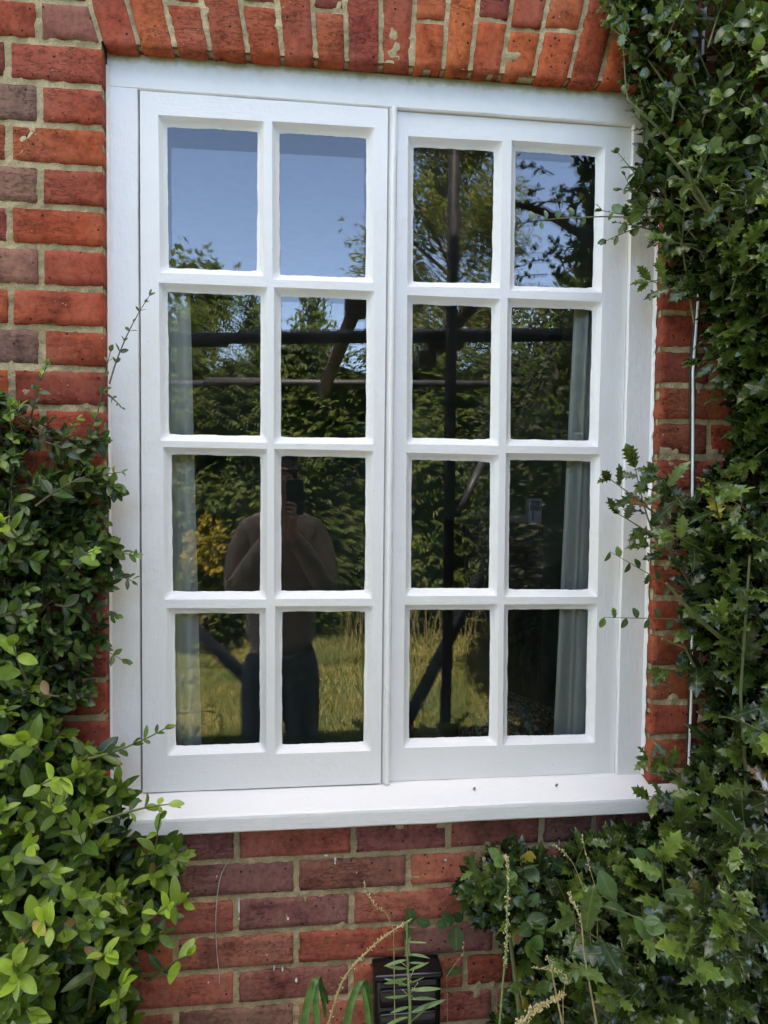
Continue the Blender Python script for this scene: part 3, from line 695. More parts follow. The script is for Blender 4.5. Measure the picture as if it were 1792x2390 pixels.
# --- left: darker small-leaved climber up the jamb
OV = [rows_ovate(.24, .25, .18), rows_ovate(.20, .15, .25), rows_ovate(.27, .3, .1)]
lv, st = Leaves(), MB()
climb = empty('climbing_shrub', (-.15, -.05, -2.45), 'dark small-leaved evergreen climber spreading up the brick beside the left jamb', 'shrub')
P1 = [(-220, 700), (-60, 780), (40, 850), (75, 900), (120, 930), (165, 960), (222, 905), (232, 1010), (262, 1065), (200, 1120), (215, 1170), (285, 1195), (262, 1250), (205, 1300), (232, 1380), (250, 1440), (205, 1500), (120, 1560), (60, 1680), (-220, 1800)]
dL = lambda x, y: Vector((.75, -.25, .35)) * (1 if random.random() < .75 else .3)
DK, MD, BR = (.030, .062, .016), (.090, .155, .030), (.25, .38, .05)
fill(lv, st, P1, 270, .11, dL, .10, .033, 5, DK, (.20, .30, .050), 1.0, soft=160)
fill(lv, st, P1, 150, .08, dL, .08, .028, 5, (.012, .026, .008), MD, .45, soft=160)  # inner layer coloured near black, painting in the shaded gaps
def sp2(lv, st, pts, Y, size, n, dark, bright, **k):
    a, b = pts; ya, yb = Y if isinstance(Y, tuple) else (Y * .45, Y); sprig(lv, st, un(a[0], a[1], ya), un(b[0], b[1], yb), size, n, dark, bright, **k)
for a, b, Y, s, n, tb in [((200, 960), (238, 760), (-.03, -.05), .020, 5, .3), ((236, 830), (322, 640), (-.05, -.04), .018, 7, .25), ((150, 1060), (205, 905), -.06, .022, 5, .6), ((30, 1000), (100, 790), -.07, .02, 5, .6),
                          ((60, 960), (90, 800), -.04, .018, 4, .5), ((90, 1060), (165, 905), -.08, .022, 5, .7), ((120, 1040), (262, 1020), -.07, .02, 5, .6), ((150, 1010), (262, 1062), -.06, .02, 6, .3), ((200, 1180), (290, 1200), -.10, .026, 4, .5),
                          ((190, 1240), (285, 1255), -.07, .026, 4, .25), ((100, 1120), (20, 880), -.10, .03, 5, 1.0), ((120, 1360), (262, 1425), -.06, .027, 5, .3), ((160, 1320), (250, 1330), -.06, .024, 5, .3), ((130, 1260), (200, 1190), -.16, .034, 4, 1.1), ((0, 1010), (40, 880), -.08, .03, 4, .9)]:
    sp2(lv, st, (a, b), Y, s, n, DK, BR, tip_bright=tb, sag=.03, rad=.0013)
sp2(lv, st, ((215, 845), (262, 880)), -.03, .012, 3, DK, MD, tipn=1)
for x in (-.5, -.3, -.16, -.06):
    limbs(st, [(x - .1, -.05, -2.45), (x, -.06, -1.9), (x + .05, -.04, -1.4), (x + .02, -.05, -.9)], [.012, .010, .008, .004])
lv.build('foliage', OV, M_LEAF, climb); st.build('branches', M_BARK, climb)

# --- lower left: bright glossy shrub
lv, st = Leaves(), MB()
shrub = empty('evergreen_shrub', (-.1, -.4, -2.45), 'bushy evergreen shrub with bright yellow-green shoots at the lower left, below the sill corner', 'shrub')
P2 = [(-300, 1150), (-40, 1190), (40, 1330), (30, 1420), (90, 1480), (150, 1600), (235, 1640), (265, 1700), (262, 1760), (300, 1830), (385, 1800), (395, 1860), (350, 1930), (372, 2010), (330, 2060), (265, 2110), (300, 2190), (280, 2330), (200, 2500), (-300, 2500)]
dL2 = lambda x, y: Vector((.45, -.35, .65))
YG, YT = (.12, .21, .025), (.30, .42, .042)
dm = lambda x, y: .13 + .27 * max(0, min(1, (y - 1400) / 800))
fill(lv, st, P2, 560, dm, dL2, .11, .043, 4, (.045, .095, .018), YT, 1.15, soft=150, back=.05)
fill(lv, st, P2, 520, lambda x, y: dm(x, y) * .6, dL2, .10, .041, 4, (.016, .038, .010), YG, .55, soft=150, back=.03)  # back leaves darkened in colour, standing in for shade deep inside
for a, b, Y, s, n, tb in [((190, 1640), (355, 1575), (-.12, -.10), .026, 5, .5), ((200, 1780), (362, 1738), (-.22, -.20), .034, 4, 1.3), ((330, 1950), (345, 1770), -.16, .040, 4, .7), ((300, 1900), (400, 1840), -.16, .036, 3, .8), ((240, 2060), (360, 1960), -.34, .040, 4, 1.1), ((330, 2010), (395, 1950), -.25, .045, 2, .9),
                          ((320, 2120), (405, 2065), -.30, .038, 2, 1.5), ((100, 1640), (40, 1600), -.25, .05, 3, 1.5), ((150, 1800), (110, 1740), -.3, .042, 4, 1.4), ((60, 1480), (28, 1395), -.3, .05, 2, 1.2), ((60, 1180), (10, 1120), -.22, .035, 3, 1.3),
                          ((120, 2120), (95, 1990), -.4, .045, 4, 1.1), ((190, 2180), (230, 2060), -.4, .044, 4, 1.1), ((60, 2220), (30, 2080), -.42, .045, 4, 1.3), ((250, 2240), (260, 2130), -.36, .04, 4, 1.1), ((40, 1760), (130, 1680), -.3, .042, 4, 1.4), ((0, 1900), (60, 1830), -.35, .045, 4, .8)]:
    sp2(lv, st, (a, b), Y, s, n, (.03, .075, .02), YT, tip_bright=tb, sag=.04, rad=.0022)
for i in range(9):
    x = -.7 + i * .09; limbs(st, [(x * .6, -.2, -2.45), (x, -.1, -2.1), (x + .05, -.08, -1.75), (x + .06, -.06, -1.45)], [.011, .009, .006, .003])
lv.build('foliage', [rows_ovate(.21, .2, .15, .02), rows_ovate(.19, .28, .22, .02), rows_ovate(.24, .15, .12, .03)], M_LEAF, shrub); st.build('branches', M_TWIG, shrub)

# --- right: holly over the whole height
HO = [rows_holly(.19), rows_holly(.17), rows_holly(.22)]
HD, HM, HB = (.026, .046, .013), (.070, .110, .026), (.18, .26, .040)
lv, st = Leaves(), MB()
holly = empty('holly_bush', (1.55, -.3, -2.45), 'tall dark holly with spiny glossy leaves covering the wall right of the window', 'holly')
P3 = [(1530, 380), (1470, 480), (1450, 600), (1530, 690), (1560, 800), (1585, 860), (1600, 960), (1530, 1040), (1450, 1130), (1500, 1250), (1480, 1330), (1530, 1400), (1470, 1450), (1540, 1520), (1530, 1610), (1490, 1680), (1430, 1740), (1390, 1840), (1300, 1860), (1300, 2000), (1200, 2200), (1180, 2450), (1900, 2450), (1900, 300)]
dR = lambda x, y: Vector((-.65, -.35, .2)) if random.random() < .7 else Vector((-.1, -.4, .6))
dmr = lambda x, y: .16 + .20 * max(0, min(1, (y - 600) / 1400))
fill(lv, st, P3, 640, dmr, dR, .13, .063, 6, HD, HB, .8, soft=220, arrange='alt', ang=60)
fill(lv, st, P3, 700, lambda x, y: dmr(x, y) * .6, dR, .11, .050, 6, (.012, .022, .007), HM, .5, soft=180, arrange='alt', ang=60)  # very dark inner leaves: gap shade put into their colour
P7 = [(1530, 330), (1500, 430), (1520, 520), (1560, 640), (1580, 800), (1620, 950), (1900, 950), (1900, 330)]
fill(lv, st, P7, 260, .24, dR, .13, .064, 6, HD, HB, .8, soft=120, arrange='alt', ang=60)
for a, b, Y, s, n, tb in [((1430, 1200), (1372, 1010), (-.09, -.12), .062, 7, .25), ((1440, 1130), (1318, 1035), (-.09, -.12), .060, 4, .2), ((1470, 1200), (1335, 1110), (-.08, -.12), .056, 4, .2), ((1480, 1100), (1420, 1020), (-.08, -.11), .060, 4, .3), ((1500, 1240), (1400, 1180), (-.08, -.12), .058, 5, .5), ((1450, 1640), (1400, 1640), (-.06, -.10), .05, 3, .5), ((1500, 640), (1405, 605), (-.06, -.09), .050, 4, .5), ((1540, 560), (1440, 520), (-.08, -.14), .058, 5, .6), ((1560, 420), (1500, 350), (-.1, -.2), .060, 5, .7), ((1530, 1120), (1400, 1055), -.10, .055, 6, .4), ((1480, 1470), (1425, 1445), -.10, .055, 2, .5), ((1560, 600), (1400, 610), (-.06, -.06), .044, 4, .6), ((1500, 1280), (1440, 1170), -.12, .045, 5, .8),
                          ((1640, 1240), (1450, 1150), -.16, .06, 6, .5), ((1500, 1700), (1440, 1650), -.12, .055, 3, .5), ((1480, 1760), (1400, 1720), -.12, .05, 4, .5), ((1640, 820), (1520, 780), -.12, .055, 5, .3), ((1600, 460), (1540, 400), -.2, .06, 4, .5), ((1659, 560), (1560, 520), -.2, .065, 5, .7), ((1640, 1480), (1560, 1330), -.2, .065, 6, .9), ((1640, 1150), (1570, 1080), -.2, .055, 6, 1.2), ((1560, 1150), (1540, 1060), -.2, .06, 5, .9)]:
    sp2(lv, st, (a, b), Y, s, n, HD, HB, tip_bright=tb, sag=.02, rad=.0018, arrange='alt', ang=60, gap0=.05)
for pts, r in [([(1659, 540), (1560, 500), (1500, 420), (1480, 350)], .005), ([(1690, 660), (1600, 560), (1500, 400), (1440, 330)], .006), ([(1500, 1440), (1480, 1400), (1430, 1380)], .003), ([(1700, 1420), (1560, 1380), (1500, 1330), (1440, 1260)], .006), ([(1640, 2100), (1620, 1800), (1600, 1500), (1620, 1200)], .005)]:
    limbs(st, [un(x, y, -.10 - .03 * i) for i, (x, y) in enumerate(pts)], [r * (1 - .2 * i) for i in range(len(pts))], 6)
for i in range(8):
    x = 1.35 + i * .12; limbs(st, [(1.5 + i * .04, -.2, -2.45), (x, -.05, -1.7), (x + .03, -.04, -1.0), (x, -.035, -.3)], [.016, .010, .008, .004])
lv.build('foliage', HO, M_HOLLY, holly); st.build('branches', M_TWIG, holly)

# --- right, low: holly spreading under the sill
lv, st = Leaves(), MB()
holly2 = empty('holly_bush', (1.0, -.25, -2.45), 'low spreading holly mixed with round leaves, growing under the right end of the sill', 'holly')
P4 = [(1015, 1850), (1100, 1835), (1190, 1870), (1240, 1830), (1330, 1800), (1480, 1800), (1600, 1850), (1600, 2450), (1040, 2450), (1060, 2230), (1120, 2180), (1145, 2080), (1060, 2040), (1055, 1980), (995, 1950), (990, 1900)]
dR4 = lambda x, y: Vector((-.45, -.4, .45)) if random.random() < .75 else Vector((.2, -.4, .7))
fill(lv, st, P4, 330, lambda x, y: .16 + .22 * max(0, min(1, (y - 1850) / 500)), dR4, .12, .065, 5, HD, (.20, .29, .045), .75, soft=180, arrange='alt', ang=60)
fill(lv, st, P4, 260, .16, dR4, .10, .044, 6, (.012, .022, .007), HM, .5, soft=160, arrange='alt', ang=60)  # inner layer painted dark as the shade between the leaves
lr = Leaves()
fill(lr, st, P4, 70, .30, dR4, .09, .040, 3, (.05, .10, .035), (.15, .27, .08), .9, soft=160, arrange='alt', ang=65)
for a, b, Y, s, n in [((1200, 2120), (1150, 2050), -.2, .042, 2), ((1340, 1990), (1290, 1940), -.26, .055, 1), ((1100, 1900), (1080, 1860), -.2, .034, 2), ((1260, 2180), (1200, 2080), -.26, .036, 3)]:
    sp2(lr, st, (a, b), Y, s, n, (.09, .16, .05), (.17, .30, .08), tip_bright=.8, arrange='alt')
for a, b, Y, s, n, tb in [((1440, 2080), (1240, 1990), -.36, .085, 5, .45), ((1480, 2000), (1430, 1860), -.3, .075, 5, .9), ((1250, 2180), (1130, 2130), -.2, .05, 4, .5), ((1060, 1960), (1010, 1870), -.14, .05, 5, .35), ((1560, 2120), (1480, 2060), -.4, .085, 4, 1.0), ((1320, 2100), (1230, 2090), -.38, .08, 4, .4), ((1240, 1900), (1265, 1820), -.14, .06, 3, .4), ((1640, 2200), (1560, 2000), -.4, .08, 6, .8)]:
    sp2(lv, st, (a, b), Y, s, n, (.03, .065, .026), HB, tip_bright=tb, sag=.02, rad=.002, arrange='alt', ang=62, gap0=.05)
for i in range(7):
    x = .88 + i * .1; limbs(st, [(1.05 + i * .03, -.15, -2.45), (x, -.16, -2.0), (x - .04, -.12, -1.68)], [.012, .009, .003])
lv.build('foliage', HO, M_HOLLY, holly2); lr.build('round_leaves', [rows_ovate(.33, .15, .15), rows_ovate(.38, .2, .1)], M_LEAF, holly2); st.build('branches', M_TWIG, holly2)

# --- upper right: rambling small-leaved climber
lv, st = Leaves(), MB()
ramb = empty('rambling_climber', (1.45, -.1, -2.45), 'tangled small-leaved rambler over the arch corner at the top right', 'climber')
P5 = [(1330, -200), (1290, -20), (1310, 60), (1345, 90), (1338, 165), (1378, 240), (1405, 280), (1388, 350), (1365, 420), (1340, 470), (1385, 510), (1430, 540), (1500, 640), (1600, 760), (1900, 900), (1900, -200)]
dT = lambda x, y: Vector((-.7, -.2, -.05)) if random.random() < .6 else Vector((-.3, -.3, .6))
TD, TB = (.050, .084, .018), (.20, .29, .045)
fill(lv, st, P5, 440, .20, dT, .10, .034, 6, TD, TB, .75, soft=260, arrange='alt', ang=60, yellow=.01)
fill(lv, st, P5, 330, .10, dT, .09, .032, 6, (.024, .042, .012), (.09, .14, .028), .5, soft=320, arrange='alt', ang=60)  # back layer coloured darker, as shade within the tangle

P6 = [(1470, 320), (1480, 420), (1500, 560), (1560, 700), (1600, 900), (1900, 900), (1900, 300)]
fill(lv, st, P6, 300, .20, dT, .11, .040, 6, (.014, .026, .008), (.13, .19, .035), .6, soft=120, arrange='alt', ang=60)
for a, b, Y, s, n, tb in [((1500, 380), (1395, 250), -.12, .03, 6, .5), ((1420, 430), (1335, 330), -.05, .020, 4, .15), ((1450, 470), (1300, 455), -.07, .024, 8, .4), ((1420, 480), (1310, 520), -.06, .022, 6, .15), ((1440, 420), (1340, 410), -.06, .024, 6, .2), ((1400, 460), (1350, 380), -.06, .022, 5, .2), ((1420, 500), (1330, 480), -.07, .022, 6, .3),
                          ((1420, 300), (1370, 245), -.06, .026, 4, .3), ((1430, 350), (1385, 330), -.05, .025, 2, .5), ((1360, 60), (1300, 10), -.07, .027, 5, .7), ((1400, 110), (1330, 60), -.09, .028, 6, .8), ((1420, 160), (1350, 110), -.08, .028, 5, .4), ((1500, 180), (1420, 60), -.12, .03, 6, .5), ((1600, 60), (1555, 20), -.1, .03, 5, .6), ((1480, 120), (1450, 30), -.1, .03, 5, .8), ((1620, 200), (1580, 60), -.14, .03, 5, .5)]:
    sp2(lv, st, (a, b), Y, s, n, TD, TB, tip_bright=tb, sag=.02, rad=.0014, arrange='alt', ang=62)
limbs(st, [un(1420, 470, -.07), un(1300, 468, -.06), un(1205, 472, -.05), un(1150, 478, -.045)], [.0018, .0014, .001, .0006], 5)
for px, py, up in [(1180, 468, 1), (1150, 470, 1), (1205, 468, 1), (1170, 480, -1), (1235, 462, 1), (1260, 470, -1)]:
    p = un(px, py + (6 if up > 0 else -2), -.05); lv.add(p, Vector((-.1, -.2, up)), Vector((.1, -1, .1)), .018, (.10, .17, .07))
for (a, b) in [((1480, 1285), (1318, 1192)), ((1490, 1338), (1305, 1334))]:
    A, B = un(*a, -.07), un(*b, -.06); limbs(st, [A, (A + B) / 2, B], [.0013, .001, .0005], 5)
    for k in range(7):
        t = .22 + .78 * k / 6; p = A * (1 - t) + B * t; u = 1 if k % 2 else -1
        lv.add(p, Vector((-.35, -.2, u)), Vector((.2, -1, .2)) + rv(.2), .022, (.085, .13, .06) if k < 5 else (.16, .24, .06))
for pts, r in [([(1322, 60), (1345, 80), (1352, 190), (1356, 215)], .0016), ([(1355, 215), (1420, 275), (1480, 330), (1560, 420)], .003), ([(1460, 10), (1490, 70), (1530, 160), (1545, 210)], .002), ([(1500, 700), (1460, 450), (1420, 430)], .002), ([(1659, 420), (1600, 380), (1520, 290), (1450, 200), (1400, 130)], .003), ([(1400, 470), (1520, 440), (1560, 420)], .002), ([(1650, 100), (1640, 40), (1620, -30)], .003)]:
    limbs(st, [un(x, y, -.07) for x, y in pts], [r * (1 - .1 * i) for i in range(len(pts))], 6)
for i in range(5):
    x = 1.45 + i * .1; limbs(st, [(1.45 + i * .05, -.06, -2.45), (x, -.06, -1.4), (x + .04, -.06, -.4), (x, -.05, .5)], [.012, .01, .007, .004])
lv.build('foliage', [rows_ovate(.33, .2, .2), rows_ovate(.28, .3, .2), rows_holly(.26), rows_ovate(.36, .15, .3)], M_HOLLY, ramb); st.build('branches', M_TWIG, ramb)

# ------------------------------------------------------------------ cables, box, weeds
M_WCAB = simple('white_cable', (.86, .86, .84), .45, 30, .12); M_BCAB = simple('black_cable', (.012, .012, .014), .35)
cz = [(1526, -60), (1524, 0), (1520, 90), (1518, 180), (1514, 420), (1510, 640), (1497, 800), (1496, 940), (1497, 1060), (1496, 1280), (1493, 1500), (1489, 1650), (1486, 1800)]
def cable(dx, r, m, name, label):
    mb = MB(); pts = []
    for i, (x, y) in enumerate(cz):
        p = un(x, y, -.006 - (.004 if dx == 0 else 0)); p.x += dx + .0012 * math.sin(i * 2.1 + dx * 300); pts.append(p)
    pts = pts + [Vector((pts[-1].x, -.006, -2.45))]; out = []
    for a, b in zip(pts[:-1], pts[1:]):
        for t in range(5): out.append(a.lerp(b, t / 5))
    mb.tube(out + [pts[-1]], r, 8); tag(mb.build(name, m, None, True), label, 'cable')
cable(0, .0028, M_WCAB, 'wall_cable', 'thin white cable running down the brick beside the holly')
cable(-.0052, .0025, M_BCAB, 'wall_cable', 'black cable clipped to the wall just left of the white one')
cable(.0040, .0014, M_BCAB, 'wall_cable', 'thinner black cable close along the right of the white one')

bbx = empty('wall_box', (.65, -.04, -1.95), 'glossy black plastic box with rounded corners on the wall below the sill', 'box')
m_bp = simple('black_plastic', (.010, .010, .011), .16, 60, .3, .0004)
x0, x1, zt = .586, .724, -1.797
bb = MB(); bb.bevbox((x0, -.052, -2.05), (x1, .004, zt), .016); bb.build('box_body', m_bp, bbx, True)
bb = MB(); bb.bevbox((x0 - .0015, -.056, zt - .012), (x1 + .0015, .002, zt + .003), .006); bb.build('lid_rim', m_bp, bbx, True)
bb = MB(); bb.bevbox((x0 + .010, -.058, -1.860), (x1 - .012, -.050, zt - .026), .004); bb.build('front_panel', m_bp, bbx, True)
for i in range(3):
    bb = MB(); bb.bevbox((x0 + .010, -.059, -1.905 - i * .05), (x1 - .012, -.050, -1.872 - i * .05), .004); bb.build('rib', m_bp, bbx, True)

M_STRAW = simple('straw_stem', (.38, .30, .13), .8, 90, .3); M_GSTEM = simple('green_stem', (.16, .24, .07), .6, 90, .3); M_SEED = simple('seed_head', (.55, .45, .22), .9, 200, .4)
def curve(pts, n=6):
    out = []; P = [Vector(p) for p in pts]
    for i in range(len(P) - 1):
        a, b, c, d = P[max(0, i - 1)], P[i], P[i + 1], P[min(len(P) - 1, i + 2)]
        for k in range(n):
            t = k / n; out.append(.5 * ((2 * b) + (c - a) * t + (2 * a - 5 * b + 4 * c - d) * t * t + (3 * b - a - 3 * c + d) * t ** 3))
    return out + [P[-1]]
def weed(pts, Y, r, label, seeds=(0, 1), dens=60, sz=.0022, spread=.006, green=False, leaves=None, small=None):
    path = curve([un(x, y, Y - .0 * i) for i, (x, y) in enumerate(pts)])
    if path[0].z > -2.3:
        p0 = path[0]; path = curve([(p0.x + .02, Y - .02, -2.45), ((p0.x + .01), Y - .01, (p0.z - 2.45) / 2)], 4)[:-1] + path
        k0 = 4
    else: k0 = 0
    o = empty('weed_stem', path[0], label, 'weed', 'wild seeding weeds in front of the wall')
    st = MB(); n = len(path); st.tube(path, [r * (1.2 - .8 * i / n) for i in range(n)], 6); st.build('stem', M_GSTEM if green else M_STRAW, o, True)
    sd_ = MB()
    for k in range(dens):
        t = seeds[0] + (seeds[1] - seeds[0]) * random.random(); f = k0 + t * (n - 1 - k0); i = min(n - 2, int(f)); p = path[i].lerp(path[i + 1], f - i)
        env = spread * (1.1 - .5 * t); q = p + rv(1).normalized() * env * random.uniform(.2, 1); s = sz * random.uniform(.6, 1.3)
        d = (q - p).normalized() * s * .6 + Vector((0, 0, s * .7)); u = d.cross(Vector((0, 1, 0))).normalized() * s * .6; v = d.cross(u).normalized() * s * .6
        sd_.add([q - d, q + u, q + v, q - u, q - v, q + d], [(0, 2, 1), (0, 3, 2), (0, 4, 3), (0, 1, 4), (5, 1, 2), (5, 2, 3), (5, 3, 4), (5, 4, 1)])
        if random.random() < .35: sd_.tube([p, q], .0004, 3, caps=False)
    if dens: sd_.build('seeds', M_SEED, o)
    if leaves:
        lf = Leaves()
        for (t, ang, L, c) in leaves:
            f = k0 + t * (n - 1 - k0); i = min(n - 2, int(f)); p = path[i].lerp(path[i + 1], f - i)
            lf.add(p, Vector((math.cos(R(ang)), random.uniform(-.5, -.1), math.sin(R(ang)))), Vector((0, -.7, .7)) + rv(.25), L, c)
        lf.build('leaves', [rows_ovate(.065, .15, .3), rows_ovate(.05, .1, .15)] if not small else [rows_ovate(.35, .2, .2)], M_LEAF, o)
    return o
GL = (.13, .22, .07)
weed([(705, 2230), (740, 2120), (800, 2050), (850, 2010), (890, 1985)], -.22, .0022, 'leaning pale yellow seed stem crossing left of the black box', (.05, .95), 120, .0022, .006)
weed([(850, 2010), (835, 1975), (810, 1955), (790, 1925), (787, 1905)], -.2, .0008, 'fine wispy seed stem rising above the leaning one', (.35, 1), 45, .0020, .004)
lvs = [(min(.95, .02 + .043 * q + random.uniform(-.015, .015)), (random.uniform(5, 60) if q % 2 else random.uniform(120, 178)) + (-25 if 5 < q < 11 else 0) * (1 if q % 2 else -1), random.uniform(.04, .085) * (1 - .028 * q), mixt(GL, (.2, .3, .1), random.random())) for q in range(20)]
weed([(882, 2260), (886, 2180), (882, 2120), (880, 2060), (879, 1990)], -.26, .0030, 'upright green weed with narrow leaves in front of the black box', (.3, .7), 24, .0016, .03, True, lvs)
weed([(1078, 2230), (1085, 2140), (1094, 2040), (1096, 1960), (1097, 1880), (1094, 1850)], -.34, .0018, 'tall upright seed spike in front of the left edge of the low holly', (.3, 1), 170, .0022, .0065, True)
weed([(1292, 2230), (1276, 2140), (1262, 2060), (1255, 1990), (1240, 1955), (1228, 1930)], -.36, .0018, 'tall brown stem with a pale tip over the middle of the low holly', (.6, 1), 60, .0022, .006)
weed([(1218, 2230), (1202, 2150), (1190, 2090), (1180, 2065)], -.38, .0018, 'short bare brown stem in front of the low holly', (.6, 1), 14, .002, .006)
weed([(1110, 2230), (1140, 2195), (1175, 2170), (1218, 2150)], -.38, .0016, 'thick golden seed plume leaning over the bottom of the low holly', (.1, 1), 200, .0028, .010)
weed([(1216, 2150), (1222, 2110), (1210, 2100), (1150, 2090)], -.3, .0007, 'drooping spray of tiny cream flowers among the low holly leaves', (.2, 1), 70, .0021, .005)
weed([(965, 2110), (985, 2080), (1000, 2060), (1003, 2035)], -.1, .0005, 'thread-thin stem with a few pale seeds on the bricks right of the black box', (.5, 1), 14, .002, .006)
weed([(1275, 1960), (1240, 1870), (1210, 1835), (1190, 1825)], -.18, .0008, 'arching dry stem above the low holly, under the sill', (.4, 1), 26, .0022, .005)
weed([(1290, 1930), (1275, 1880), (1262, 1830), (1258, 1805)], -.18, .0008, 'upright dry flower stem above the low holly, touching the sill shadow', (.3, 1), 26, .0022, .005)
th = MB(); th.tube(curve([un(x, y, -.004) for x, y in [(492, 1862), (478, 1890), (470, 1930), (466, 1990), (468, 2050), (473, 2100), (474, 2125)]]), .0011, 5)
tag(th.build('dry_tendril', simple('silvery_tendril', (.50, .42, .38), .8), None, True), 'single pale dry tendril clinging to the bricks below the left casement', 'tendril')
def strap_plant(blades, Y, label):
    mb = MB(); c = None
    for pts, wdt in blades:
        path = curve([un(x, y, Y + .02 * i) for i, (x, y) in enumerate(pts)], 8); c = c or path[0]; V = []
        for i, p in enumerate(path):
            t = i / (len(path) - 1); w_ = wdt * (1 - .75 * t ** 3) * .5; V += [(p.x - w_, p.y, p.z), (p.x, p.y + .003, p.z - .001), (p.x + w_, p.y, p.z)]
        mb.add(V, [(3 * i + k, 3 * i + k + 1, 3 * i + k + 4, 3 * i + k + 3) for i in range(len(path) - 1) for k in range(2)])
    m = simple('strap_leaf', (.07, .15, .03), .4, 60, .4)
    return tag(mb.build('strap_leaf_plant', m, None, True), label, 'plant', 'strap-leaved plants at the foot of the wall')
strap_plant([([(642, 2300), (660, 2190), (680, 2118), (692, 2125), (704, 2200)], .016), ([(690, 2300), (684, 2200), (682, 2118), (700, 2140), (708, 2170)], .012)], -.2, 'dark green strap leaves folding over, left of the leaning seed stem')
strap_plant([([(735, 2300), (755, 2180), (782, 2118), (797, 2150), (806, 2240)], .014), ([(800, 2300), (795, 2200), (780, 2125), (765, 2150)], .010)], -.2, 'arching dark strap leaves beside the left edge of the black box')
# round-leaved sprig creeping over the bricks between box and holly
lf = Leaves(); cs = MB(); cr = empty('creeping_plant', un(960, 2000, -.02), 'little creeper with round green leaves on the bricks above the black box', 'plant')
cs.tube(curve([un(x, y, -.02) for x, y in [(1060, 1940), (1010, 1985), (960, 2000), (900, 2005), (880, 2000)]]), .001, 5)
for x, y, dx, dz, s in [(885, 2000, 0, 1, .036), (885, 2003, -.3, -.6, .026), (930, 1998, -.8, .4, .034), (940, 2000, .5, .2, .03), (980, 1995, -.6, .4, .034), (985, 1998, 0, -1, .052), (1010, 1985, .6, .3, .035), (1000, 1990, -.5, .5, .03), (960, 2100, .8, .1, .035), (940, 2105, -.6, .2, .028), (838, 2095, .2, -.9, .028), (800, 2150, .2, .9, .026)]:
    lf.add(un(x, y, -.02), Vector((dx, -.15, dz)), Vector((0, -1, .3)) + rv(.2), s, (.06, .12, .045))
lf.build('leaves', [rows_ovate(.34, .15, .15)], M_LEAF, cr); cs.build('stem', M_GSTEM, cr)

# ------------------------------------------------------------------ the garden mirrored in the glass
GZ = -2.45
gm, nt, p = mat('lawn_grass', rough=.95); v = objvec(nt); n1 = noise_n(nt, 3.4, 7, v, .7); n2 = noise_n(nt, 30, 5, v, .7)
c = ramp(nt, n1.outputs[0], [(.32, (.040, .075, .014)), (.5, (.085, .105, .020)), (.68, (.15, .13, .035))]); c = mixc(nt, 1.0, c, ramp(nt, n2.outputs[0], [(.3, (.6, .6, .6)), (.7, (1.3, 1.3, 1.3))]), 'MULTIPLY')
nt.links.new(c, p.inputs['Base Color']); bump(nt, p, n2.outputs[0], 1.0, .03)
g = MB(); g.add([(-150, -150, GZ), (150, -150, GZ), (150, 150, GZ), (-150, 150, GZ)], [(0, 1, 2, 3)]); tag(g.build('lawn', gm), kind='structure')
g = MB(); g.box((-4.6, -2.7, GZ - .05), (6, -.75, GZ + .02)); tag(g.build('bounce_paving', simple('pale_bounce_stone', (.66, .62, .56), .9, 9, .12)), kind='structure')  # unseen pale slab added to bounce light up onto the window
g = MB(); g.add([(-4.6, -.75, GZ + .004), (6, -.75, GZ + .004), (6, -.0, GZ + .004), (-4.6, -.0, GZ + .004)], [(0, 1, 2, 3)]); tag(g.build('flower_bed', simple('soil', (.06, .042, .028), .95, 12, .5, .02)), kind='structure')

def conifer_mass(lv, n, xf, yf_, zf, size, dark, bright, face=-1):
    for _ in range(n):
        x = xf(); y = yf_(x); z = zf(x)
        P = Vector((x, y, z)); base = Vector((random.gauss(0, .5), .8, random.gauss(-.1, .45))).normalized()
        k = random.randint(5, 8); b = random.random() ** 1.5; cl = .5 + .5 * noise.noise(Vector((x * 1.6, 0, z * 1.6))); col = mixt(dark, bright, min(1, b * .6 + cl * .7))
        nn = Vector((0, .4, 1)) + rv(.3); side = base.cross(nn).normalized()
        for q in range(k):
            t = q / k; lv.add(P + base * size * .55 * t, (base * .9 + side * (1 if q % 2 else -1) * .75 + rv(.15)), nn + rv(.3), size * (.75 - .45 * t) * random.uniform(.8, 1.2), col)
NEED = [rows_ovate(.10, .05, .15), rows_ovate(.13, .1, .25)]
lv = Leaves()
gb = MB()
for _ in range(26000):
    y = -2.72 - 3.0 * random.random() ** .8; x = random.uniform(-1.8, 4.6); h_ = random.uniform(.025, .075) * (1.6 if noise.noise(Vector((x * 2, y * 2, 0))) > .15 else 1)
    dx, dy = random.gauss(0, .022), random.gauss(0, .022); w_ = .004; t_ = max(0, min(1, .5 + noise.noise(Vector((x * 1.7, y * 1.7, 5))) + random.gauss(0, .2)))
    gb.add([(x - w_, y, GZ), (x + w_, y, GZ), (x + dx, y + dy, GZ + h_)], [(0, 1, 2)], mixt((.05, .095, .018), (.24, .21, .06), t_))
gmat, nt, p = mat('grass_blade', rough=.7); at = N(nt, 'Attribute', attribute_name='tint'); nt.links.new(at.outputs['Color'], p.inputs['Base Color'])
tag(gb.build('lawn_grass', gmat), 'unmown patchy grass of the back lawn', 'grass', kind='stuff')
hedge = empty('hedge', (1.0, -6.4, GZ), 'tall feathery conifer hedge across the end of the lawn', 'hedge')
htop = lambda x: .55 + .28 * noise.noise(Vector((x * 1.3, 0, 0))) + .10 * noise.noise(Vector((x * 5, 0, 0)))
def hz(x): return GZ + .1 + (htop(x) - GZ) * random.random() ** .85
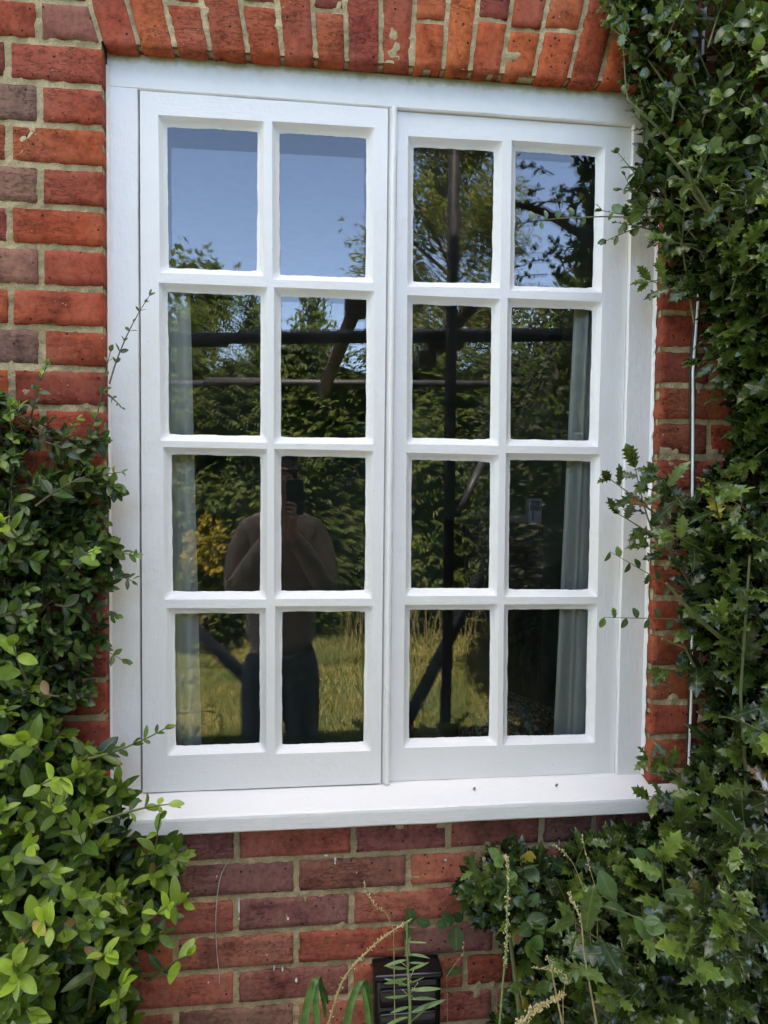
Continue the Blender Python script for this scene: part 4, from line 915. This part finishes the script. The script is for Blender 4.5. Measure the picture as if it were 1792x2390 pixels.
for _c in range(1900):
    cx = random.uniform(-4.5, 7); cz = hz(cx); cy = -5.85 + .45 * noise.noise(Vector((cx * 1.4, 4, cz * 1.4))) + random.uniform(-.1, .15)
    cb = random.random(); dn_ = mixt((.022, .045, .014), (.05, .075, .02), cb); br_ = mixt((.08, .13, .025), (.16, .20, .035), cb)
    conifer_mass(lv, 13, lambda: cx + random.gauss(0, .13), lambda x: cy + random.gauss(0, .07), lambda x: cz + random.gauss(0, .10), .115, dn_, br_)
lv.build('foliage', NEED, M_FAR, hedge)
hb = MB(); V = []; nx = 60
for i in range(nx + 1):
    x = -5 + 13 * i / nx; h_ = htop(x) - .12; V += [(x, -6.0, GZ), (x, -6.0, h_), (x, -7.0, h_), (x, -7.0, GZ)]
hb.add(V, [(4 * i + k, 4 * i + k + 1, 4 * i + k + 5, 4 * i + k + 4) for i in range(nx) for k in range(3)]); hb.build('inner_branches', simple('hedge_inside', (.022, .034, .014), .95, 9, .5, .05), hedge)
def far_tree(name, loc, H, rad, n, dark, bright, label, size=.22, z0=.25, trunk_r=.14, conic=False, leafset=None, m=None):
    o = empty(name, loc, label, 'tree', 'trees beyond the hedge'); loc = Vector(loc); tr = MB()
    tp = [loc + Vector((.05 * math.sin(i * 1.7), .05 * math.cos(i * 2.1), H * i / 7)) for i in range(8)]; tr.tube(tp, [trunk_r * (1 - .85 * i / 7) for i in range(8)], 10)
    lv = Leaves(); cl = []
    for i in range(34):
        t = z0 + (1 - z0) * (i + .5) / 34; rr = rad * ((1 - t) / (1 - z0) + .08 if conic else math.sin(math.pi * min(.97, (t - z0) / (1 - z0) * .85 + .12)) ** .7); a = random.random() * 6.28
        e = loc + Vector((math.cos(a) * rr, math.sin(a) * rr, H * t + (.0 if conic else .25) + random.gauss(0, .1))); s = loc + Vector((0, 0, H * t * .92))
        tr.tube([s, (s + e) / 2 + Vector((0, 0, .12)), e], [trunk_r * .25, trunk_r * .15, .01], 5, caps=False); cl += [(s.lerp(e, u), (e - s)) for u in (.45, .7, .9, 1.0)]
    for _ in range(n):
        cpt, dr = random.choice(cl); P = cpt + rv(.16 if conic else .26) * (rad / 1.6)
        b = random.random(); col = mixt(dark, bright, b); base = (dr.normalized() + rv(.6)).normalized()
        for q in range(5): lv.add(P + rv(.06), base + rv(.45), Vector((0, 0, 1)) + rv(.5), size * random.uniform(.6, 1.1), col)
    lv.build('crown', leafset or NEED, m or M_FAR, o); tr.build('trunk', M_BARK, o, True)
pt = refl(968, 500, 10.5)
far_tree('pine_tree', (pt.x, pt.y, GZ), 7.6, 1.3, 7500, (.055, .055, .022), (.19, .165, .06), 'big olive pine standing behind the hedge on the right', .13, .22)
far_tree('fir_tree', (refl(680, 660, 9).x, refl(680, 660, 9).y, GZ), refl(680, 652, 9).z - GZ, .75, 900, (.035, .06, .02), (.14, .19, .04), 'young fir with a feathery top behind the middle of the hedge', .15, .1, .06, True)
far_tree('fir_tree', (refl(545, 645, 9.5).x, refl(545, 645, 9.5).y, GZ), refl(545, 645, 9.5).z - GZ, .7, 800, (.03, .055, .02), (.10, .14, .035), 'narrow dark fir behind the left of the hedge', .15, .1, .06, True)
far_tree('oak_tree', (refl(410, 600, 9.8).x, refl(410, 600, 9.8).y, GZ), refl(410, 560, 9.8).z - GZ - .3, .8, 1500, (.04, .06, .02), (.14, .16, .04), 'broadleaved tree with a loose crown at the left of the hedge', .12, .3, .09, False, OV)
far_tree('oak_tree', (-5.2, -4.6, GZ), 7.0, 2.6, 2600, (.03, .05, .015), (.09, .13, .03), 'large unseen oak added on the left to block low sky light', .3, .2, .2, False, OV)  # added out of view; its crown cuts low sky light from the left
far_tree('oak_tree', (6.6, -4.2, GZ), 8.0, 3.0, 3200, (.02, .035, .012), (.06, .09, .025), 'large dark unseen oak added on the right to block low sky light', .32, .15, .2, False, OV)  # added out of view; keeps low sky light off the right jamb
# golden shrub on the lawn edge
gs = empty('golden_shrub', refl(440, 1300, 5.3), 'rounded shrub with golden yellow leaves in front of the hedge', 'shrub'); gs.location.z = GZ; lv, st = Leaves(), MB()
g0 = refl(445, 1180, 5.3)
for _ in range(420):
    a = rv(1).normalized(); k_ = .7 + .5 * noise.noise(a * 2.2); P = Vector((g0.x + .02 + a.x * .22 * k_, g0.y + a.y * .25 * k_, g0.z - .05 + a.z * .33 * k_))
    if noise.noise(P * 6) < -.12: continue
    for q in range(4): lv.add(P, a + rv(.7), Vector((0, .5, 1)) + rv(.5), .06, mixt((.10, .11, .015), (.50, .34, .025), random.random()))
for _ in range(450):
    a = rv(1).normalized(); k_ = .75 + .5 * noise.noise(a * 2.7); P = Vector((g0.x - .05 + a.x * .34 * k_, g0.y + a.y * .3 * k_, GZ + .42 + a.z * .40 * k_))
    for q in range(4): lv.add(P, a + rv(.6), Vector((0, .5, 1)) + rv(.4), .06, mixt((.04, .07, .015), (.16, .17, .03), random.random() ** 2))
for i in range(7): st.tube([(g0.x, g0.y, GZ), (g0.x + (i - 3) * .07, g0.y + .05 * (i % 3 - 1), g0.z)], [.02, .006], 6)
lv.build('foliage', OV, M_FAR, gs); st.build('branches', M_BARK, gs)
# dry grass and the sunlit stump by the hedge
tg = MB(); 
for _ in range(160):
    x = random.uniform(.8, 3.2); y = -5.35 + random.gauss(0, .16); h_ = random.uniform(.2, .75); dx, dy = random.gauss(0, .12), random.gauss(0, .12); w_ = .006
    tg.add([(x - w_, y, GZ), (x + w_, y, GZ), (x + dx * .4 + w_ * .6, y + dy * .4, GZ + h_ * .6), (x + dx * .4 - w_ * .6, y + dy * .4, GZ + h_ * .6), (x + dx, y + dy, GZ + h_)], [(0, 1, 2, 3), (3, 2, 4)])
tag(tg.build('tall_dry_grass', simple('dry_grass', (.15, .135, .05), .9, 6, .5)), 'strip of tall dry straw-coloured grass along the hedge foot', 'grass', kind='stuff')
# dark evergreens on the right of the garden
lv, st = Leaves(), MB(); ev = empty('dark_evergreen', (2.9, -2.6, GZ), 'large dark evergreen bush filling the right side of the garden', 'bush')
for _ in range(12000):
    a = rv(1).normalized(); rr = random.uniform(.82, 1.0); P = Vector((2.95 + a.x * 1.30 * rr, -3.0 + a.y * 2.0 * rr, -.85 + a.z * 1.75 * rr))
    if P.z < GZ: continue
    for q in range(4): lv.add(P + rv(.03), a + rv(.6), Vector((0, .3, 1)) + rv(.5), .05, mixt((.006, .012, .006), (.022, .038, .014), random.random() ** 2))
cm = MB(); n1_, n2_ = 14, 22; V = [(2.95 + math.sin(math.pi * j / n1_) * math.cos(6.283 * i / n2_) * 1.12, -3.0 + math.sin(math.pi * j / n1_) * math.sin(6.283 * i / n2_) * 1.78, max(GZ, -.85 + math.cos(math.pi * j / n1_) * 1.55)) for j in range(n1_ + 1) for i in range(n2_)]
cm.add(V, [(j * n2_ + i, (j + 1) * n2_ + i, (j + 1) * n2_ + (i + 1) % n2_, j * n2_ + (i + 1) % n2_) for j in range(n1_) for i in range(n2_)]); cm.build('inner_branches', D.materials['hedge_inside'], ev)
lv.build('foliage', OV, M_FAR, ev)
# leafy bough close to the wall, seen only as a silhouette in the top right pane
lv, st = Leaves(), MB(); bo = empty('small_leaved_tree', (1.75, -1.15, GZ), 'small-leaved tree overhanging the right of the window', 'tree')
B0 = refl(1290, 600, .95); tips = []
st.tube([(1.85, B0.y - .1, GZ), (1.8, B0.y, -1.2), (B0.x + .25, B0.y, B0.z), tuple(refl(1180, 450, .95)), tuple(refl(1110, 430, .95))], [.05, .04, .026, .016, .01], 8)
for _ in range(270):
    x, y = random.uniform(1130, 1560), random.uniform(250, 830)
    if x < 1165 + 45 * abs(math.sin(y / 43.)) + (30 if y < 420 else 0): continue
    T = refl(x, y, .95 + random.uniform(-.25, .25)); B = T + Vector((random.uniform(.02, .12), random.uniform(-.08, .08), random.uniform(-.14, .02)))
    sprig(lv, st, B, T, .026, 8, (.02, .035, .015), (.07, .11, .03), tip_bright=.5, arrange='alt', rad=.0025)
for a, b in [((1200, 370), (1120, 350)), ((1210, 430), (1118, 440)), ((1200, 470), (1115, 480)), ((1200, 560), (1110, 575)), ((1190, 590), (1105, 600)), ((1180, 400), (1150, 410))]:
    sprig(lv, st, refl(*a, .95), refl(*b, .95), .026, 8, (.02, .035, .015), (.06, .1, .03), tip_bright=.3, arrange='alt', rad=.0025)
lv.build('crown', [rows_ovate(.30, .15, .15), rows_ovate(.34, .2, .2)], M_FAR, bo); st.build('trunk', M_BARK, bo)

# scaffold of dark poles between house and lawn
M_POLE = simple('dark_steel_pole', (.030, .030, .036), .5, 20, .4); M_CLAMP = simple('clamp_steel', (.12, .10, .08), .6)
DS = 1.50; sca = empty('scaffold', (1.06, -1.46, GZ), 'scaffold of dark steel poles and braces standing in front of the house', 'scaffold')
def pole(a, b, r, name, m=M_POLE):
    mb = MB(); mb.tube([a, b], r, 14); return mb.build(name, m, sca, True)
s1 = refl(984, 420, DS); pole((s1.x, s1.y, GZ), (s1.x, s1.y, 3.0), .0245, 'upright_pole')
la, lb_ = refl(380, 732, DS + .05), refl(1080, 722, DS + .05); dd = (lb_ - la); pole(la - dd * .02, lb_ + dd * .5, .030, 'ledger_pole')
la, lb_ = refl(340, 826, 3.4), refl(1100, 829, 3.4); dd = (lb_ - la); pole(la - dd * .5, lb_ + dd * .5, .024, 'rail_pole')
for xx in (-1.6, 3.9):
    pole((xx, la.y, GZ), (xx, la.y, la.z + .1), .03, 'upright_pole')
pole(refl(698, 845, 2.0), refl(766, 668, 1.55), .030, 'brace_pole', simple('timber_pole', (.26, .20, .12), .7))
cp = MB(); c_ = refl(768, 665, 1.56); cp.bevbox((c_.x - .045, c_.y - .05, c_.z - .04), (c_.x + .045, c_.y + .05, c_.z + .045), .012); cp.build('coupler', M_CLAMP, sca)
pole(refl(880, 808, 1.75), refl(1030, 655, 1.46), .028, 'brace_pole', simple('worn_pole', (.22, .18, .14), .6))
for q in ((945, 745), (925, 775), (985, 735)):
    c_ = refl(*q, 1.6); cp = MB(); cp.bevbox((c_.x - .04, c_.y - .04, c_.z - .035), (c_.x + .04, c_.y + .04, c_.z + .035), .012); cp.build('coupler', M_CLAMP, sca)
pole(refl(405, 1345, 2.25), refl(700, 1625, 2.1), .036, 'brace_pole')
pole(refl(1040, 1250, 1.9), refl(870, 1585, 1.6), .030, 'brace_pole')
pole(refl(1000, 1100, 2.2), refl(1045, 1000, 2.3), .02, 'brace_pole')

# ------------------------------------------------------------------ the photographer
def skin(name, verts, edges, rads, m, parent=None, sub=2, root=0):
    me = D.meshes.new(name); me.from_pydata([tuple(v) for v in verts], edges, []); o = link(name, me, m, parent, True)
    md = o.modifiers.new('Skin', 'SKIN'); md.use_smooth_shade = True
    if not me.skin_vertices: 
        pass
    for i, r in enumerate(rads):
        sv_ = me.skin_vertices[0].data[i]; sv_.radius = r if isinstance(r, tuple) else (r, r); sv_.use_root = (i == root)
    s = o.modifiers.new('Sub', 'SUBSURF'); s.levels = sub; s.render_levels = sub
    return o
PX, PY = .352, -1.76
person = empty('person', (PX, PY, GZ), 'standing person in a dark jacket and dark trousers holding a phone up with both hands', 'person')
M_SKIN = simple('skin', (.70, .44, .33), .55, 30, .15); M_JK = simple('dark_jacket', (.40, .32, .26), .95, 14, .35, .03); M_TR = simple('dark_trousers', (.09, .10, .13), .9, 16, .3, .02); M_HAIR = simple('short_hair', (.06, .045, .035), .8, 80, .4)
class Sk:
    def __init__(s): s.v, s.e, s.r = [], [], []
    def p(s, co, r, frm=None):
        s.v.append(co); s.r.append(r)
        if frm is not None: s.e.append((frm, len(s.v) - 1))
        return len(s.v) - 1
HX = PX - .005
def arm_pts(sg): return [(PX + sg * .142, PY, -1.02), (PX + sg * .200, PY + .09, -1.30), (PX + (.045 if sg > 0 else -.02), -1.475, -1.02)]
b = Sk(); pel = b.p((PX, PY, -1.55), (.075, .06)); ch_ = b.p((PX, PY, -1.20), (.085, .06), pel); up = b.p((PX, PY, -1.02), (.065, .055), ch_); nk = b.p((PX, PY + .01, -.93), .055, up)
hd0 = b.p((PX, PY + .03, -.875), (.055, .065), nk); hd1 = b.p((PX, PY + .03, -.81), (.068, .085), hd0); hd2 = b.p((PX, PY + .015, -.755), (.066, .082), hd1)
b.p((PX, PY + .120, -.825), .013, hd1)      # nose
for sg in (-1, 1):
    h1 = b.p((PX + sg * .09, PY, -1.63), .085, pel); k_ = b.p((PX + sg * .11, PY + .02, -2.03), .055, h1); an = b.p((PX + sg * .12, PY - .01, -2.37), .035, k_); b.p((PX + sg * .13, PY + .13, -2.42), .03, an)
    A = arm_pts(sg); s_ = b.p(A[0], .055, up); el = b.p(A[1], .042, s_); wr = b.p(A[2], .026, el)
    pm_ = b.p((A[2][0] + sg * .006, A[2][1] + .018, A[2][2] + .055), (.034, .018), wr)
    for f in range(4):     # fingers curling round the phone
        z0 = A[2][2] + .050 + .019 * f; x0_ = A[2][0]
        f1 = b.p((x0_ + sg * .020, -1.448, z0), .0085, pm_); f2 = b.p((x0_ + sg * .004, -1.430 + .002 * f, z0 + .006), .0078, f1); b.p((x0_ - sg * (.020 - .003 * abs(f - 1.5)), -1.432, z0 + .010), .0068, f2)
    t1 = b.p((A[2][0] - sg * .012, -1.480, A[2][2] + .075), .0095, pm_); b.p((A[2][0] - sg * .024, -1.474, A[2][2] + .100), .008, t1)
body = skin('body', b.v, b.e, b.r, M_SKIN, person)
for sg in (-1, 1):
    e_ = MB(); e_.bevbox((PX + sg * .031 - .010, PY + .098, -.812), (PX + sg * .031 + .010, PY + .112, -.802), .004); e_.build('eye', simple('eye', (.1, .08, .07), .2), person)
    e_ = MB(); e_.bevbox((PX + sg * .078 - .007, PY + .0, -.85), (PX + sg * .078 + .007, PY + .035, -.79), .006); e_.build('ear', M_SKIN, person)
e_ = MB(); e_.bevbox((PX - .022, PY + .098, -.872), (PX + .022, PY + .112, -.866), .003); e_.build('mouth', simple('lips', (.25, .10, .08), .5), person)
j = Sk(); p0 = j.p((PX, PY, -1.64), (.190, .15)); p1 = j.p((PX, PY, -1.40), (.165, .13), p0); p2 = j.p((PX, PY, -1.18), (.140, .110), p1); p3 = j.p((PX, PY, -1.03), (.11, .09), p2); j.p((PX, PY + .01, -.945), (.075, .075), p3)
for sg in (-1, 1):
    A = arm_pts(sg); s_ = j.p((A[0][0], A[0][1], A[0][2] - .02), .068, p3); el0 = j.p(((A[0][0] + A[1][0]) / 2 + sg * .02, (A[0][1] + A[1][1]) / 2, (A[0][2] + A[1][2]) / 2), .060, s_); el = j.p(A[1], .058, el0)
    A1, A2 = Vector(A[1]), Vector(A[2]); m1 = j.p(tuple(A1.lerp(A2, .5)), .048, el); j.p(tuple(A1.lerp(A2, .93)), .036, m1)
skin('jacket', j.v, j.e, j.r, M_JK, person)
t_ = Sk(); p0 = t_.p((PX, PY, -1.50), (.12, .10))
for sg in (-1, 1):
    a1 = t_.p((PX + sg * .085, PY, -1.68), .105, p0); a2 = t_.p((PX + sg * .10, PY + .01, -2.03), .082, a1); t_.p((PX + sg * .11, PY, -2.38), .07, a2)
skin('trousers', t_.v, t_.e, t_.r, M_TR, person)
hr = Sk(); h0 = hr.p((PX, PY - .015, -.76), (.074, .088)); hr.p((PX, PY - .03, -.80), (.072, .080), h0); hr.p((PX, PY + .01, -.735), (.062, .070), h0); skin('hair', hr.v, hr.e, hr.r, M_HAIR, person)
for sg in (-1, 1):
    s_ = MB(); s_.bevbox((PX + sg * .125 - .045, PY - .08, GZ), (PX + sg * .125 + .045, PY + .20, GZ + .08), .03); s_.build('shoe', simple('shoe', (.03, .025, .02), .6), person)
phone = empty('phone', (.405, -1.445, -.95), 'dark phone held upright in both hands', 'phone')
ph = MB(); ph.bevbox((.378, -1.452, -.955), (.450, -1.443, -.808), .004); ph.build('phone_body', simple('phone_case', (.02, .025, .04), .3), phone)
ph = MB(); ph.bevbox((.414, -1.4445, -.850), (.446, -1.4405, -.814), .001); cmod = ph.build('camera_bump', simple('camera_glass', (.03, .03, .035), .2), phone)
